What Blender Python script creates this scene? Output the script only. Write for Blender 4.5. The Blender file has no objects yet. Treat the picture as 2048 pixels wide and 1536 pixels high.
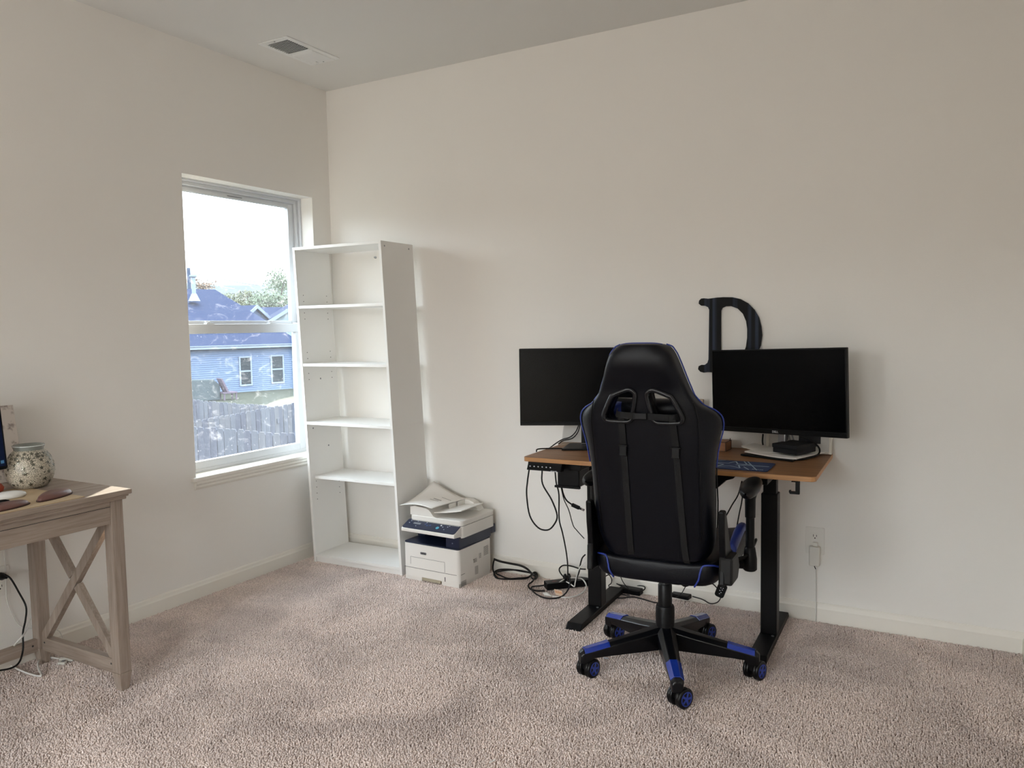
import bpy, bmesh, math, random
import numpy as np
from mathutils import Vector, Matrix
random.seed(4); np.random.seed(4)
PI = math.pi
sc = bpy.context.scene
COL = sc.collection

# ------------------------------------------------------------------ camera
CF, CY, CP, CR, CX, CYY, CZ = 1564.5256, math.radians(119.4635), math.radians(-4.1589), math.radians(-1.0089), 3.2697, -3.6095, 1.3287
fw = Vector((math.cos(CP)*math.cos(CY), math.cos(CP)*math.sin(CY), math.sin(CP)))
rt0 = Vector((math.sin(CY), -math.cos(CY), 0)); up0 = rt0.cross(fw)
rt = math.cos(CR)*rt0 + math.sin(CR)*up0; up = -math.sin(CR)*rt0 + math.cos(CR)*up0
CAM = Vector((CX, CYY, CZ))
cd = bpy.data.cameras.new('camera'); cam = bpy.data.objects.new('camera', cd); COL.objects.link(cam)
cd.sensor_fit = 'HORIZONTAL'; cd.sensor_width = 36; cd.lens = CF*36/2048; cd.clip_start = .05; cd.clip_end = 400
m = Matrix((rt, up, -fw)).transposed().to_4x4(); m.translation = CAM; cam.matrix_world = m
sc.camera = cam
sc.view_settings.view_transform = 'Standard'; sc.view_settings.look = 'None'
sc.view_settings.exposure = 0.0; sc.view_settings.gamma = 1.0; sc.view_settings.use_curve_mapping = False
sc.cycles.use_denoising = True
sc.cycles.max_bounces = 10; sc.cycles.diffuse_bounces = 6; sc.cycles.transparent_max_bounces = 12
sc.cycles.sample_clamp_indirect = 6.0; sc.cycles.caustics_reflective = False; sc.cycles.caustics_refractive = False

# ------------------------------------------------------------------ sky
w = bpy.data.worlds.new('sky'); sc.world = w; w.use_nodes = True
nt = w.node_tree; nt.nodes.clear()
o_ = nt.nodes.new('ShaderNodeOutputWorld'); bg = nt.nodes.new('ShaderNodeBackground')
tc = nt.nodes.new('ShaderNodeTexCoord'); sx = nt.nodes.new('ShaderNodeSeparateXYZ')
rp = nt.nodes.new('ShaderNodeValToRGB'); nz = nt.nodes.new('ShaderNodeTexNoise'); mx = nt.nodes.new('ShaderNodeMix')
mx.data_type = 'RGBA'
nt.links.new(tc.outputs['Generated'], sx.inputs[0]); nt.links.new(sx.outputs['Z'], rp.inputs[0])
cr = rp.color_ramp; cr.elements[0].position = 0.0; cr.elements[0].color = (.088, .088, .082, 1)
cr.elements[1].position = .6; cr.elements[1].color = (.66, .81, 1.0, 1)
e = cr.elements.new(.055); e.color = (.070, .084, .090, 1)
e = cr.elements.new(.10); e.color = (.90, .96, 1.0, 1)
mp = nt.nodes.new('ShaderNodeMapping'); mp.inputs['Scale'].default_value = (2.2, 2.2, 7)
nt.links.new(tc.outputs['Generated'], mp.inputs[0]); nt.links.new(mp.outputs[0], nz.inputs['Vector'])
nz.inputs['Scale'].default_value = 1.6; nz.inputs['Detail'].default_value = 5
r2 = nt.nodes.new('ShaderNodeValToRGB'); r2.color_ramp.elements[0].position = .38; r2.color_ramp.elements[1].position = .6
nt.links.new(nz.outputs['Fac'], r2.inputs[0]); cm = nt.nodes.new('ShaderNodeMapRange'); cm.inputs[1].default_value = .06; cm.inputs[2].default_value = .11
nt.links.new(sx.outputs['Z'], cm.inputs[0]); mlt = nt.nodes.new('ShaderNodeMath'); mlt.operation = 'MULTIPLY'
nt.links.new(cm.outputs[0], mlt.inputs[0]); nt.links.new(r2.outputs[0], mlt.inputs[1]); nt.links.new(mlt.outputs[0], mx.inputs['Factor'])
nt.links.new(rp.outputs[0], mx.inputs['A']); mx.inputs['B'].default_value = (.92, .96, 1.0, 1)
nt.links.new(mx.outputs['Result'], bg.inputs['Color']); bg.inputs['Strength'].default_value = 11.5
nt.links.new(bg.outputs[0], o_.inputs['Surface'])

def light(name, kind, loc, direction, energy, color, **kw):
    l = bpy.data.lights.new(name, kind); l.energy = energy; l.color = color
    for k, v in kw.items(): setattr(l, k, v)
    o = bpy.data.objects.new(name, l); COL.objects.link(o); o.location = loc
    o.rotation_euler = Vector(direction).to_track_quat('-Z', 'Y').to_euler()
    return o
light('sun', 'SUN', (-20, 20, 10), (.555, -.832, -.15), 34.0, (1.0, .88, .72), angle=math.radians(.6))
# daylight falling through the two windows of the rear wall, behind the camera
light('daylight_rear_a', 'AREA', (.8, -5.16, 1.38), (0, 1, .12), 27, (1.0, .93, .85), shape='RECTANGLE', size=.8, size_y=1.45)
light('daylight_rear_b', 'AREA', (2.35, -5.16, 1.38), (0, 1, .12), 12, (1.0, .93, .85), shape='RECTANGLE', size=1.0, size_y=1.45)
pl = light('sky_portal', 'AREA', (-.22, -.592, 1.355), (1, 0, 0), 10, (1, 1, 1), shape='RECTANGLE', size=1.5, size_y=.9)
pl.data.cycles.is_portal = True

# ------------------------------------------------------------------ pixel helpers (photograph pixel -> ray -> real plane)
def ray(px, py): return fw + rt*((px-1024)/CF) - up*((py-768)/CF)
def wp(px, py, ax, v):
    d = ray(px, py); p = CAM + d*((v-CAM[ax])/d[ax])
    if ax == 2 and -.01 < v < .2 and p.y > -.028: p = CAM + d*((-.028-CAM.y)/d.y)   # would be inside the wall: lean on the baseboard
    return p
def far(px, py, depth): return CAM + ray(px, py)*depth

# ------------------------------------------------------------------ materials
def lin(c):
    if isinstance(c, str): c = [int(c[i:i+2], 16)/255 for i in (0, 2, 4)]
    return tuple(x/12.92 if x <= .04045 else ((x+.055)/1.055)**2.4 for x in c)
def N(nt, t, **kw):
    n = nt.nodes.new(t)
    for k, v in kw.items():
        if k in n.inputs: n.inputs[k].default_value = v
        else: setattr(n, k, v)
    return n
def mat(name, col, rough=.5, metal=0, spec=.5, bump=None, vary=None, coat=0, sheen=0, stretch=None):
    """bump=(scale,strength,detail)  vary=(scale,colour2,lo,hi)  stretch=(x,y,z) scaling of the noise"""
    m = bpy.data.materials.new(name); m.use_nodes = True; nt = m.node_tree
    b = nt.nodes['Principled BSDF']; c = lin(col)+(1,)
    b.inputs['Base Color'].default_value = c; b.inputs['Roughness'].default_value = rough
    b.inputs['Metallic'].default_value = metal; b.inputs['Specular IOR Level'].default_value = spec
    b.inputs['Coat Weight'].default_value = coat; b.inputs['Sheen Weight'].default_value = sheen
    m.diffuse_color = c
    tc = N(nt, 'ShaderNodeTexCoord'); mp = N(nt, 'ShaderNodeMapping')
    nt.links.new(tc.outputs['Object'], mp.inputs[0])
    if stretch: mp.inputs['Scale'].default_value = stretch
    if vary:
        nz = N(nt, 'ShaderNodeTexNoise', Scale=vary[0], Detail=6.0, Roughness=.6)
        r = N(nt, 'ShaderNodeValToRGB'); r.color_ramp.elements[0].position = vary[2]; r.color_ramp.elements[1].position = vary[3]
        r.color_ramp.elements[0].color = c; r.color_ramp.elements[1].color = lin(vary[1])+(1,)
        nt.links.new(mp.outputs[0], nz.inputs['Vector']); nt.links.new(nz.outputs['Fac'], r.inputs[0]); nt.links.new(r.outputs[0], b.inputs['Base Color'])
    if bump:
        nz = N(nt, 'ShaderNodeTexNoise', Scale=bump[0], Detail=float(bump[2] if len(bump) > 2 else 3))
        bp = N(nt, 'ShaderNodeBump', Strength=bump[1], Distance=.01)
        nt.links.new(mp.outputs[0], nz.inputs['Vector']); nt.links.new(nz.outputs['Fac'], bp.inputs['Height']); nt.links.new(bp.outputs[0], b.inputs['Normal'])
    return m
def wood(name, cols, axis, scale=1.0, rough=.5, ring=14, knots=False):
    m = bpy.data.materials.new(name); m.use_nodes = True; nt = m.node_tree; b = nt.nodes['Principled BSDF']
    b.inputs['Roughness'].default_value = rough
    tc = N(nt, 'ShaderNodeTexCoord'); mp = N(nt, 'ShaderNodeMapping'); s = [ring*scale]*3; s[axis] = 1.1*scale
    mp.inputs['Scale'].default_value = s; nt.links.new(tc.outputs['Object'], mp.inputs[0])
    nz = N(nt, 'ShaderNodeTexNoise', Scale=1.6, Detail=8.0, Roughness=.65, Distortion=.6)
    nt.links.new(mp.outputs[0], nz.inputs['Vector'])
    r = N(nt, 'ShaderNodeValToRGB'); el = r.color_ramp.elements
    el[0].position = .33; el[0].color = lin(cols[0])+(1,); el[1].position = .68; el[1].color = lin(cols[2])+(1,)
    e = el.new(.5); e.color = lin(cols[1])+(1,)
    nt.links.new(nz.outputs['Fac'], r.inputs[0])
    mp2 = N(nt, 'ShaderNodeMapping'); s2 = [160*scale]*3; s2[axis] = 7*scale; mp2.inputs['Scale'].default_value = s2
    nt.links.new(tc.outputs['Object'], mp2.inputs[0]); n2 = N(nt, 'ShaderNodeTexNoise', Scale=1.0, Detail=3.0)
    nt.links.new(mp2.outputs[0], n2.inputs['Vector'])
    mm = N(nt, 'ShaderNodeMix', data_type='RGBA', blend_type='MULTIPLY'); mm.inputs['Factor'].default_value = .45
    r3 = N(nt, 'ShaderNodeValToRGB'); r3.color_ramp.elements[0].position = .3; r3.color_ramp.elements[0].color = (.55, .5, .45, 1); r3.color_ramp.elements[1].position = .6
    nt.links.new(n2.outputs['Fac'], r3.inputs[0]); nt.links.new(r.outputs[0], mm.inputs['A']); nt.links.new(r3.outputs[0], mm.inputs['B'])
    nt.links.new(mm.outputs['Result'], b.inputs['Base Color'])
    bp = N(nt, 'ShaderNodeBump', Strength=.15, Distance=.003); nt.links.new(n2.outputs['Fac'], bp.inputs['Height']); nt.links.new(bp.outputs[0], b.inputs['Normal'])
    return m
WALL = mat('wall_paint', 'ebe8e3', .85, spec=.2, bump=(260, .06))
CEIL = mat('ceiling_paint', 'e0dfdc', .9, spec=.2, bump=(200, .08))
TRIM = mat('trim_paint', 'e9e5dc', .45)
VINYL = mat('white_vinyl', 'c9cbce', .4)
CARPET_B = mat('carpet_backing', '8d7b72', 1, spec=.05, bump=(300, .6), vary=(200, '6f5f58', .3, .7))
WHITE = mat('white_laminate', 'ecebe8', .38, bump=(60, .02))
EDGE = mat('white_edge_band', 'efeeeb', .45)
PRW = mat('printer_white', 'e2dfd9', .45, bump=(900, .04))
PRN = mat('printer_navy', '16203a', .35)
BLACKP = mat('black_plastic', '06070a', .38, spec=.2)
BLACKM = mat('black_powder_coat', '060608', .45, spec=.18, bump=(700, .05))
LEATHER = mat('black_leather', '060810', .40, bump=(420, .10), spec=.24)
LEATHERB = mat('blue_leather', '20337c', .36, bump=(420, .08))
BLUEP = mat('blue_piping', '24388c', .4)
BLUEG = mat('glossy_blue_plastic', '1c3796', .16, coat=.5)
RINGP = mat('ring_plastic', '15171c', .26)
WEB = mat('black_webbing', '08090c', .85, bump=(900, .3))
CHROME = mat('chrome', 'b9bbc0', .18, metal=1)
SCREEN = mat('screen_black', '010204', .25, spec=.10)
BEZEL = mat('bezel_black', '050608', .42, spec=.18)
CABB = mat('black_cable', '0a0a0c', .55, spec=.3)
CABW = mat('white_cable', 'dcdad5', .5)
PAPER = mat('paper', 'edeae5', .8)
DKFILL = mat('vent_shadow', '1b1d21', .6)
METALW = mat('vent_white', 'e6e7e6', .45)
GREYM = mat('grey_metal', '8d8f93', .35, metal=.8)
OAKX = wood('washed_oak_x', ('8a7b70', '9c8d81', 'ac9e92'), 0, rough=.6)
OAKY = wood('washed_oak_y', ('8a7b70', '9c8d81', 'ac9e92'), 1, rough=.6)
OAKZ = wood('washed_oak_z', ('8a7b70', '9c8d81', 'ac9e92'), 2, rough=.6)
DESKW = wood('desk_wood', ('7a553a', '8d6544', '9f7450'), 0, scale=.9, rough=.42, ring=22)
DESKE = wood('desk_wood_edge', ('a2744a', 'b38252', 'bf8f5e'), 0, scale=.9, rough=.5, ring=22)

# ------------------------------------------------------------------ mesh helpers
def tag(o, label=None, cat=None, group=None, kind=None):
    if label: o['label'] = label
    if cat: o['category'] = cat
    if group: o['group'] = group
    if kind: o['kind'] = kind
    return o
def thing(name, label, cat, loc=(0, 0, 0), rz=0, group=None, rot=None):
    o = bpy.data.objects.new(name, None); COL.objects.link(o); o.location = loc; o.empty_display_size = .1
    o.rotation_euler = rot if rot else (0, 0, rz)
    return tag(o, label, cat, group)
class MB:
    def __init__(s): s.v = []; s.f = []; s.mi = []; s.cur = 0
    def add(s, vs, fs):
        k = len(s.v); s.v += [tuple(v) for v in vs]; s.f += [tuple(i+k for i in f) for f in fs]; s.mi += [s.cur]*len(fs)
        return s
    def box(s, x0, x1, y0, y1, z0, z1, M=None):
        vs = [Vector((x, y, z)) for z in (z0, z1) for y in (y0, y1) for x in (x0, x1)]
        if M is not None: vs = [M @ v for v in vs]
        return s.add(vs, [(0, 2, 3, 1), (4, 5, 7, 6), (0, 1, 5, 4), (2, 6, 7, 3), (0, 4, 6, 2), (1, 3, 7, 5)])
    def hexa(s, bot, top):   # 4 bottom, 4 top points, same winding (ccw seen from above)
        return s.add(list(bot)+list(top), [(3, 2, 1, 0), (4, 5, 6, 7), (0, 1, 5, 4), (1, 2, 6, 5), (2, 3, 7, 6), (3, 0, 4, 7)])
    def prism(s, poly, ax, a, b, M=None):  # poly 2d in the two other axes (cyclic order), extruded a..b
        def P(p, t):
            v = {0: (t, p[0], p[1]), 1: (p[0], t, p[1]), 2: (p[0], p[1], t)}[ax]
            return M @ Vector(v) if M is not None else Vector(v)
        n = len(poly); vs = [P(p, a) for p in poly]+[P(p, b) for p in poly]
        return s.add(vs, [tuple(range(n))[::-1], tuple(range(n, 2*n))]+[(i, (i+1) % n, n+(i+1) % n, n+i) for i in range(n)])
    def tube(s, pts, r, n=8, smooth=0, caps=True, closed=False, flat=None):
        pts = [Vector(p) for p in pts]
        if smooth:
            q = []; L = len(pts)
            for i in range(L if closed else L-1):
                p0 = pts[(i-1) % L] if closed or i else pts[0]*2-pts[1]; p1 = pts[i]; p2 = pts[(i+1) % L]
                p3 = pts[(i+2) % L] if closed or i+2 < L else pts[-1]*2-pts[-2]
                for j in range(smooth):
                    t = j/smooth
                    q.append(.5*((2*p1)+(p2-p0)*t+(2*p0-5*p1+4*p2-p3)*t*t+(3*p1-p0-3*p2+p3)*t**3))
            if not closed: q.append(pts[-1])
            pts = q
        L = len(pts); T = []
        for i in range(L):
            a = pts[(i-1) % L] if closed or i else pts[0]; b = pts[(i+1) % L] if closed or i < L-1 else pts[-1]
            d = b-a; T.append(d.normalized() if d.length > 1e-9 else Vector((0, 0, 1)))
        nrm = T[0].orthogonal().normalized() if flat is None else (Vector(flat)-T[0]*T[0].dot(Vector(flat))).normalized()
        vs = []
        for i in range(L):
            if flat is None:
                nrm = (nrm-T[i]*nrm.dot(T[i])); nrm = nrm.normalized() if nrm.length > 1e-6 else T[i].orthogonal().normalized()
            else:
                nrm = (Vector(flat)-T[i]*T[i].dot(Vector(flat))).normalized()
            bn = T[i].cross(nrm); rr = r(i/(L-1)) if callable(r) else r
            ra, rb = rr if isinstance(rr, tuple) else (rr, rr)
            for k in range(n):
                a = 2*PI*(k+.5)/n; vs.append(pts[i]+nrm*math.cos(a)*ra+bn*math.sin(a)*rb)
        fs = []
        for i in range(L if closed else L-1):
            j = (i+1) % L
            for k in range(n): fs.append((i*n+k, i*n+(k+1) % n, j*n+(k+1) % n, j*n+k))
        if caps and not closed: fs += [tuple(range(n))[::-1], tuple((L-1)*n+k for k in range(n))]
        return s.add(vs, fs)
    def lathe(s, prof, n=32, M=None, caps=True):  # prof (r,z)
        vs = []
        for r, z in prof:
            for k in range(n):
                v = Vector((r*math.cos(2*PI*k/n), r*math.sin(2*PI*k/n), z)); vs.append(M @ v if M is not None else v)
        L = len(prof); fs = [(i*n+k, i*n+(k+1) % n, (i+1)*n+(k+1) % n, (i+1)*n+k) for i in range(L-1) for k in range(n)]
        if caps: fs += [tuple(range(n))[::-1], tuple((L-1)*n+k for k in range(n))]
        return s.add(vs, fs)
    def grid(s, fn, nu, nv, closed_u=False):
        vs = [fn(i/(nu if closed_u else nu-1), j/(nv-1)) for j in range(nv) for i in range(nu)]
        fs = [(j*nu+i, j*nu+(i+1) % nu, (j+1)*nu+(i+1) % nu, (j+1)*nu+i) for j in range(nv-1) for i in range(nu if closed_u else nu-1)]
        return s.add(vs, fs)
    def loft(s, rings, caps=True):
        n = len(rings[0]); k = [v for r in rings for v in r]
        fs = [(j*n+i, j*n+(i+1) % n, (j+1)*n+(i+1) % n, (j+1)*n+i) for j in range(len(rings)-1) for i in range(n)]
        if caps: fs += [tuple(range(n))[::-1], tuple((len(rings)-1)*n+i for i in range(n))]
        return s.add(k, fs)
    def build(s, name, mt, parent=None, bevel=0, smooth=False, seg=2, label=None, kind=None, solid=0, subsurf=0, loc=None, rot=None, fix=True, autosmooth=None):
        me = bpy.data.meshes.new(name); me.from_pydata(s.v, [], s.f)
        mts = mt if isinstance(mt, (list, tuple)) else [mt]
        for q in mts: me.materials.append(q)
        if len(mts) > 1: me.polygons.foreach_set('material_index', s.mi)
        if fix:
            bm = bmesh.new(); bm.from_mesh(me); bmesh.ops.recalc_face_normals(bm, faces=bm.faces); bm.to_mesh(me); bm.free()
        if smooth: me.polygons.foreach_set('use_smooth', [True]*len(me.polygons))
        if autosmooth is not None:
            me.polygons.foreach_set('use_smooth', [True]*len(me.polygons)); me.set_sharp_from_angle(angle=math.radians(autosmooth))
        me.update()
        o = bpy.data.objects.new(name, me); COL.objects.link(o)
        if parent is not None: o.parent = parent
        if loc is not None: o.location = loc
        if rot is not None: o.rotation_euler = rot
        if solid:
            d = o.modifiers.new('solid', 'SOLIDIFY'); d.thickness = solid; d.offset = 0
        if bevel:
            d = o.modifiers.new('bevel', 'BEVEL'); d.width = bevel; d.segments = seg; d.limit_method = 'ANGLE'; d.angle_limit = math.radians(35)
            d.harden_normals = False
        if subsurf:
            d = o.modifiers.new('sub', 'SUBSURF'); d.levels = subsurf; d.render_levels = subsurf
        tag(o, label, kind=kind)
        return o
def Rz(a): return Matrix.Rotation(a, 4, 'Z')
def Tm(*v): return Matrix.Translation(v)
def rrect(x0, x1, y0, y1, r, n=5):
    p = []
    for cx, cy, a0 in ((x1-r, y1-r, 0), (x0+r, y1-r, PI/2), (x0+r, y0+r, PI), (x1-r, y0+r, 3*PI/2)):
        for k in range(n+1):
            a = a0+PI/2*k/n; p.append((cx+r*math.cos(a), cy+r*math.sin(a)))
    return p
def text_mesh(name, s, size, mt, parent, M, extrude=.0004, bold=False):
    cu = bpy.data.curves.new(name, 'FONT'); cu.body = s; cu.size = size; cu.extrude = extrude; cu.align_x = 'CENTER'; cu.align_y = 'CENTER'
    if bold: cu.offset = size*.02
    t = bpy.data.objects.new(name+'_t', cu); COL.objects.link(t)
    dg = bpy.context.evaluated_depsgraph_get(); me = bpy.data.meshes.new_from_object(t.evaluated_get(dg))
    bpy.data.objects.remove(t); me.materials.clear(); me.materials.append(mt); me.transform(M)
    o = bpy.data.objects.new(name, me); COL.objects.link(o); o.parent = parent
    return o

# ------------------------------------------------------------------ room shell
RX, RY, RH = 3.545, -5.2, 2.74
fl = MB().box(-.16, RX+.15, RY-.15, .15, -.12, -.001).build('floor', CARPET_B, kind='structure')
MB().box(-.16, RX+.15, RY-.15, .15, RH, RH+.12).build('ceiling', CEIL, kind='structure')
MB().box(-.16, RX+.15, 0, .15, -.0, RH).build('wall_back', WALL, kind='structure')
MB().box(RX, RX+.15, RY-.15, 0, 0, RH).build('wall_right', WALL, kind='structure')
W0, W1, WZ0, WZ1 = -1.035, -.149, .60, 2.101
b = MB()
b.box(-.16, 0, RY-.15, W0, 0, RH).box(-.16, 0, W1, 0, 0, RH).box(-.16, 0, W0, W1, 0, WZ0-.015).box(-.16, 0, W0, W1, WZ1, RH)
b.build('wall_left', WALL, kind='structure')
b = MB(); xs = [(-.0, .35), (1.25, 1.8), (2.9, RX)]
for a, c in xs: b.box(a, c, RY-.15, RY, 0, RH)
for a, c in ((.35, 1.25), (1.8, 2.9)): b.box(a, c, RY-.15, RY, 0, .62).box(a, c, RY-.15, RY, 2.12, RH)
b.build('wall_rear', WALL, kind='structure')
BB = [(0, 0), (.0135, 0), (.0135, .064), (.010, .072), (.0085, .082), (.0045, .0885), (0, .0885)]
def bboard(name, p0, p1, inward):
    p0 = Vector(p0); p1 = Vector(p1); n = Vector(inward)
    r = [[tuple(p+n*a+Vector((0, 0, z))) for a, z in BB] for p in (p0, p1)]
    MB().loft(r).build(name, TRIM, kind='structure')
bboard('baseboard_back', (0, 0, 0), (RX, 0, 0), (0, -1, 0))
bboard('baseboard_left', (0, RY, 0), (0, 0, 0), (1, 0, 0))
bboard('baseboard_right', (RX, 0, 0), (RX, RY, 0), (-1, 0, 0))
bboard('baseboard_rear', (0, RY, 0), (RX, RY, 0), (0, 1, 0))

# glass: thin architectural pane with smeared dirt
def glass_mat(name, dirt):
    m = bpy.data.materials.new(name); m.use_nodes = True; nt = m.node_tree; nt.nodes.clear()
    out = N(nt, 'ShaderNodeOutputMaterial'); tr = N(nt, 'ShaderNodeBsdfTransparent'); gl = N(nt, 'ShaderNodeBsdfGlossy', Roughness=.02)
    lw = N(nt, 'ShaderNodeLayerWeight', Blend=.5); pw = N(nt, 'ShaderNodeMath', operation='POWER'); pw.inputs[1].default_value = 5
    fr = N(nt, 'ShaderNodeMath', operation='MULTIPLY_ADD'); fr.inputs[1].default_value = .9; fr.inputs[2].default_value = .025
    nt.links.new(lw.outputs['Facing'], pw.inputs[0]); nt.links.new(pw.outputs[0], fr.inputs[0]); m1 = N(nt, 'ShaderNodeMixShader')
    tr.inputs[0].default_value = (.93, .96, .97, 1)
    nt.links.new(fr.outputs[0], m1.inputs[0]); nt.links.new(tr.outputs[0], m1.inputs[1]); nt.links.new(gl.outputs[0], m1.inputs[2])
    last = m1
    if dirt:
        tc = N(nt, 'ShaderNodeTexCoord'); tl = N(nt, 'ShaderNodeBsdfTranslucent'); tl.inputs[0].default_value = (.95, .95, 1, 1)
        mp = N(nt, 'ShaderNodeMapping'); mp.inputs['Scale'].default_value = (1, 9, 14); mp.inputs['Rotation'].default_value = (.6, 0, 0)
        n1 = N(nt, 'ShaderNodeTexNoise', Scale=1.0, Detail=7.0, Roughness=.7, Distortion=1.2)
        r1 = N(nt, 'ShaderNodeValToRGB'); r1.color_ramp.elements[0].position = .55; r1.color_ramp.elements[1].position = .78
        r1.color_ramp.elements[1].color = (.5, .5, .5, 1)
        nt.links.new(tc.outputs['Object'], mp.inputs[0]); nt.links.new(mp.outputs[0], n1.inputs['Vector']); nt.links.new(n1.outputs['Fac'], r1.inputs[0])
        n2 = N(nt, 'ShaderNodeTexNoise', Scale=120.0, Detail=2.0); r2 = N(nt, 'ShaderNodeValToRGB')
        r2.color_ramp.elements[0].position = .70; r2.color_ramp.elements[1].position = .76
        nt.links.new(tc.outputs['Object'], n2.inputs['Vector']); nt.links.new(n2.outputs['Fac'], r2.inputs[0])
        ad = N(nt, 'ShaderNodeMath', operation='MAXIMUM'); nt.links.new(r1.outputs[0], ad.inputs[0]); nt.links.new(r2.outputs[0], ad.inputs[1])
        sc_ = N(nt, 'ShaderNodeMath', operation='MULTIPLY_ADD'); sc_.inputs[1].default_value = .11*dirt; sc_.inputs[2].default_value = .006*dirt
        nt.links.new(ad.outputs[0], sc_.inputs[0])
        m2 = N(nt, 'ShaderNodeMixShader'); nt.links.new(sc_.outputs[0], m2.inputs[0]); nt.links.new(m1.outputs[0], m2.inputs[1]); nt.links.new(tl.outputs[0], m2.inputs[2]); last = m2
    nt.links.new(last.outputs[0], out.inputs['Surface'])
    return m
GLASS = glass_mat('dusty_window_glass', 1.0); GLASSC = glass_mat('clear_glass', 0)

def ring_yz(b, x0, x1, y0, y1, z0, z1, t, tb=None, tt=None):
    tb = t if tb is None else tb; tt = t if tt is None else tt
    b.box(x0, x1, y0, y0+t, z0, z1); b.box(x0, x1, y1-t, y1, z0, z1); b.box(x0, x1, y0+t, y1-t, z0, z0+tb); b.box(x0, x1, y0+t, y1-t, z1-tt, z1)
win = thing('window_1', None, None, (0, 0, 0)); win['kind'] = 'structure'
f = MB()
ring_yz(f, -.16, -.088, W0, W1, WZ0, WZ1, .012, .03)
ring_yz(f, -.16, -.104, W0+.012, W1-.012, WZ0+.02, WZ1-.012, .018, .02)
ring_yz(f, -.16, -.124, W0+.03, W1-.03, WZ0+.03, WZ1-.03, .014, .02)
f.build('window_frame', VINYL, win, bevel=.002)
f = MB(); y0, y1 = W0+.038, W1-.038
f.box(-.15, -.122, y0, y0+.036, 1.36, WZ1-.036).box(-.15, -.122, y1-.036, y1, 1.36, WZ1-.036)
f.box(-.15, -.122, y0+.036, y1-.036, WZ1-.058, WZ1-.036).box(-.15, -.122, y0+.036, y1-.036, 1.345, 1.39)
f.build('upper_sash', VINYL, win, bevel=.002)
f = MB(); y0, y1 = W0+.03, W1-.03
f.box(-.121, -.092, y0, y0+.046, .625, 1.378).box(-.121, -.092, y1-.046, y1, .625, 1.378)
f.box(-.121, -.092, y0+.046, y1-.046, .625, .668).box(-.121, -.088, y0, y1, 1.322, 1.372)
f.build('lower_sash', VINYL, win, bevel=.003)
MB().box(-.137, -.134, -.97, -.21, 1.38, 2.05).build('pane', GLASS, win)
MB().box(-.108, -.105, -.97, -.215, .66, 1.33).build('pane', GLASS, win)
for yy in (-.83, -.40):
    l = MB(); l.box(-.116, -.092, yy-.022, yy+.022, 1.372, 1.379).lathe([(.008, 1.379), (.008, 1.386), (.004, 1.388)], 12, Tm(-.104, yy, 0))
    l.box(-.110, -.100, yy-.02, yy+.032, 1.384, 1.389).build('sash_lock', VINYL, win, bevel=.001)
MB().box(-.124, -.121, -.66, -.56, 2.052, 2.057).build('sash_label', GREYM, win)
b = MB(); b.box(-.09, .0, W0, W1, .585, .612).box(0, .026, W0-.034, W1+.03, .590, .612)
b.build('window_stool', TRIM, win, bevel=.006, seg=3)
ap = [(.0, .59), (.020, .59), (.020, .578), (.014, .570), (.014, .560), (.007, .549), (0, .547)]
MB().loft([[(x, W0-.012, z) for x, z in ap], [(x, W1+.01, z) for x, z in ap]]).build('window_apron', TRIM, win)
for k, (a, c) in enumerate(((.35, 1.25), (1.8, 2.9))):
    wn = thing('window_%d' % (k+2), None, None); wn['kind'] = 'structure'
    f = MB(); y = RY
    for x0, x1, z0, z1 in ((a, a+.05, .62, 2.12), (c-.05, c, .62, 2.12), (a+.05, c-.05, .62, .67), (a+.05, c-.05, 2.07, 2.12), (a+.05, c-.05, 1.34, 1.39)):
        f.box(x0, x1, y-.12, y-.07, z0, z1)
    f.build('window_frame', VINYL, wn); MB().box(a+.04, c-.04, y-.10, y-.097, .65, 2.09).build('pane', GLASSC, wn)
    MB().box(a-.04, c+.04, y-.07, y+.025, .595, .62).build('window_stool', TRIM, wn)

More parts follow.
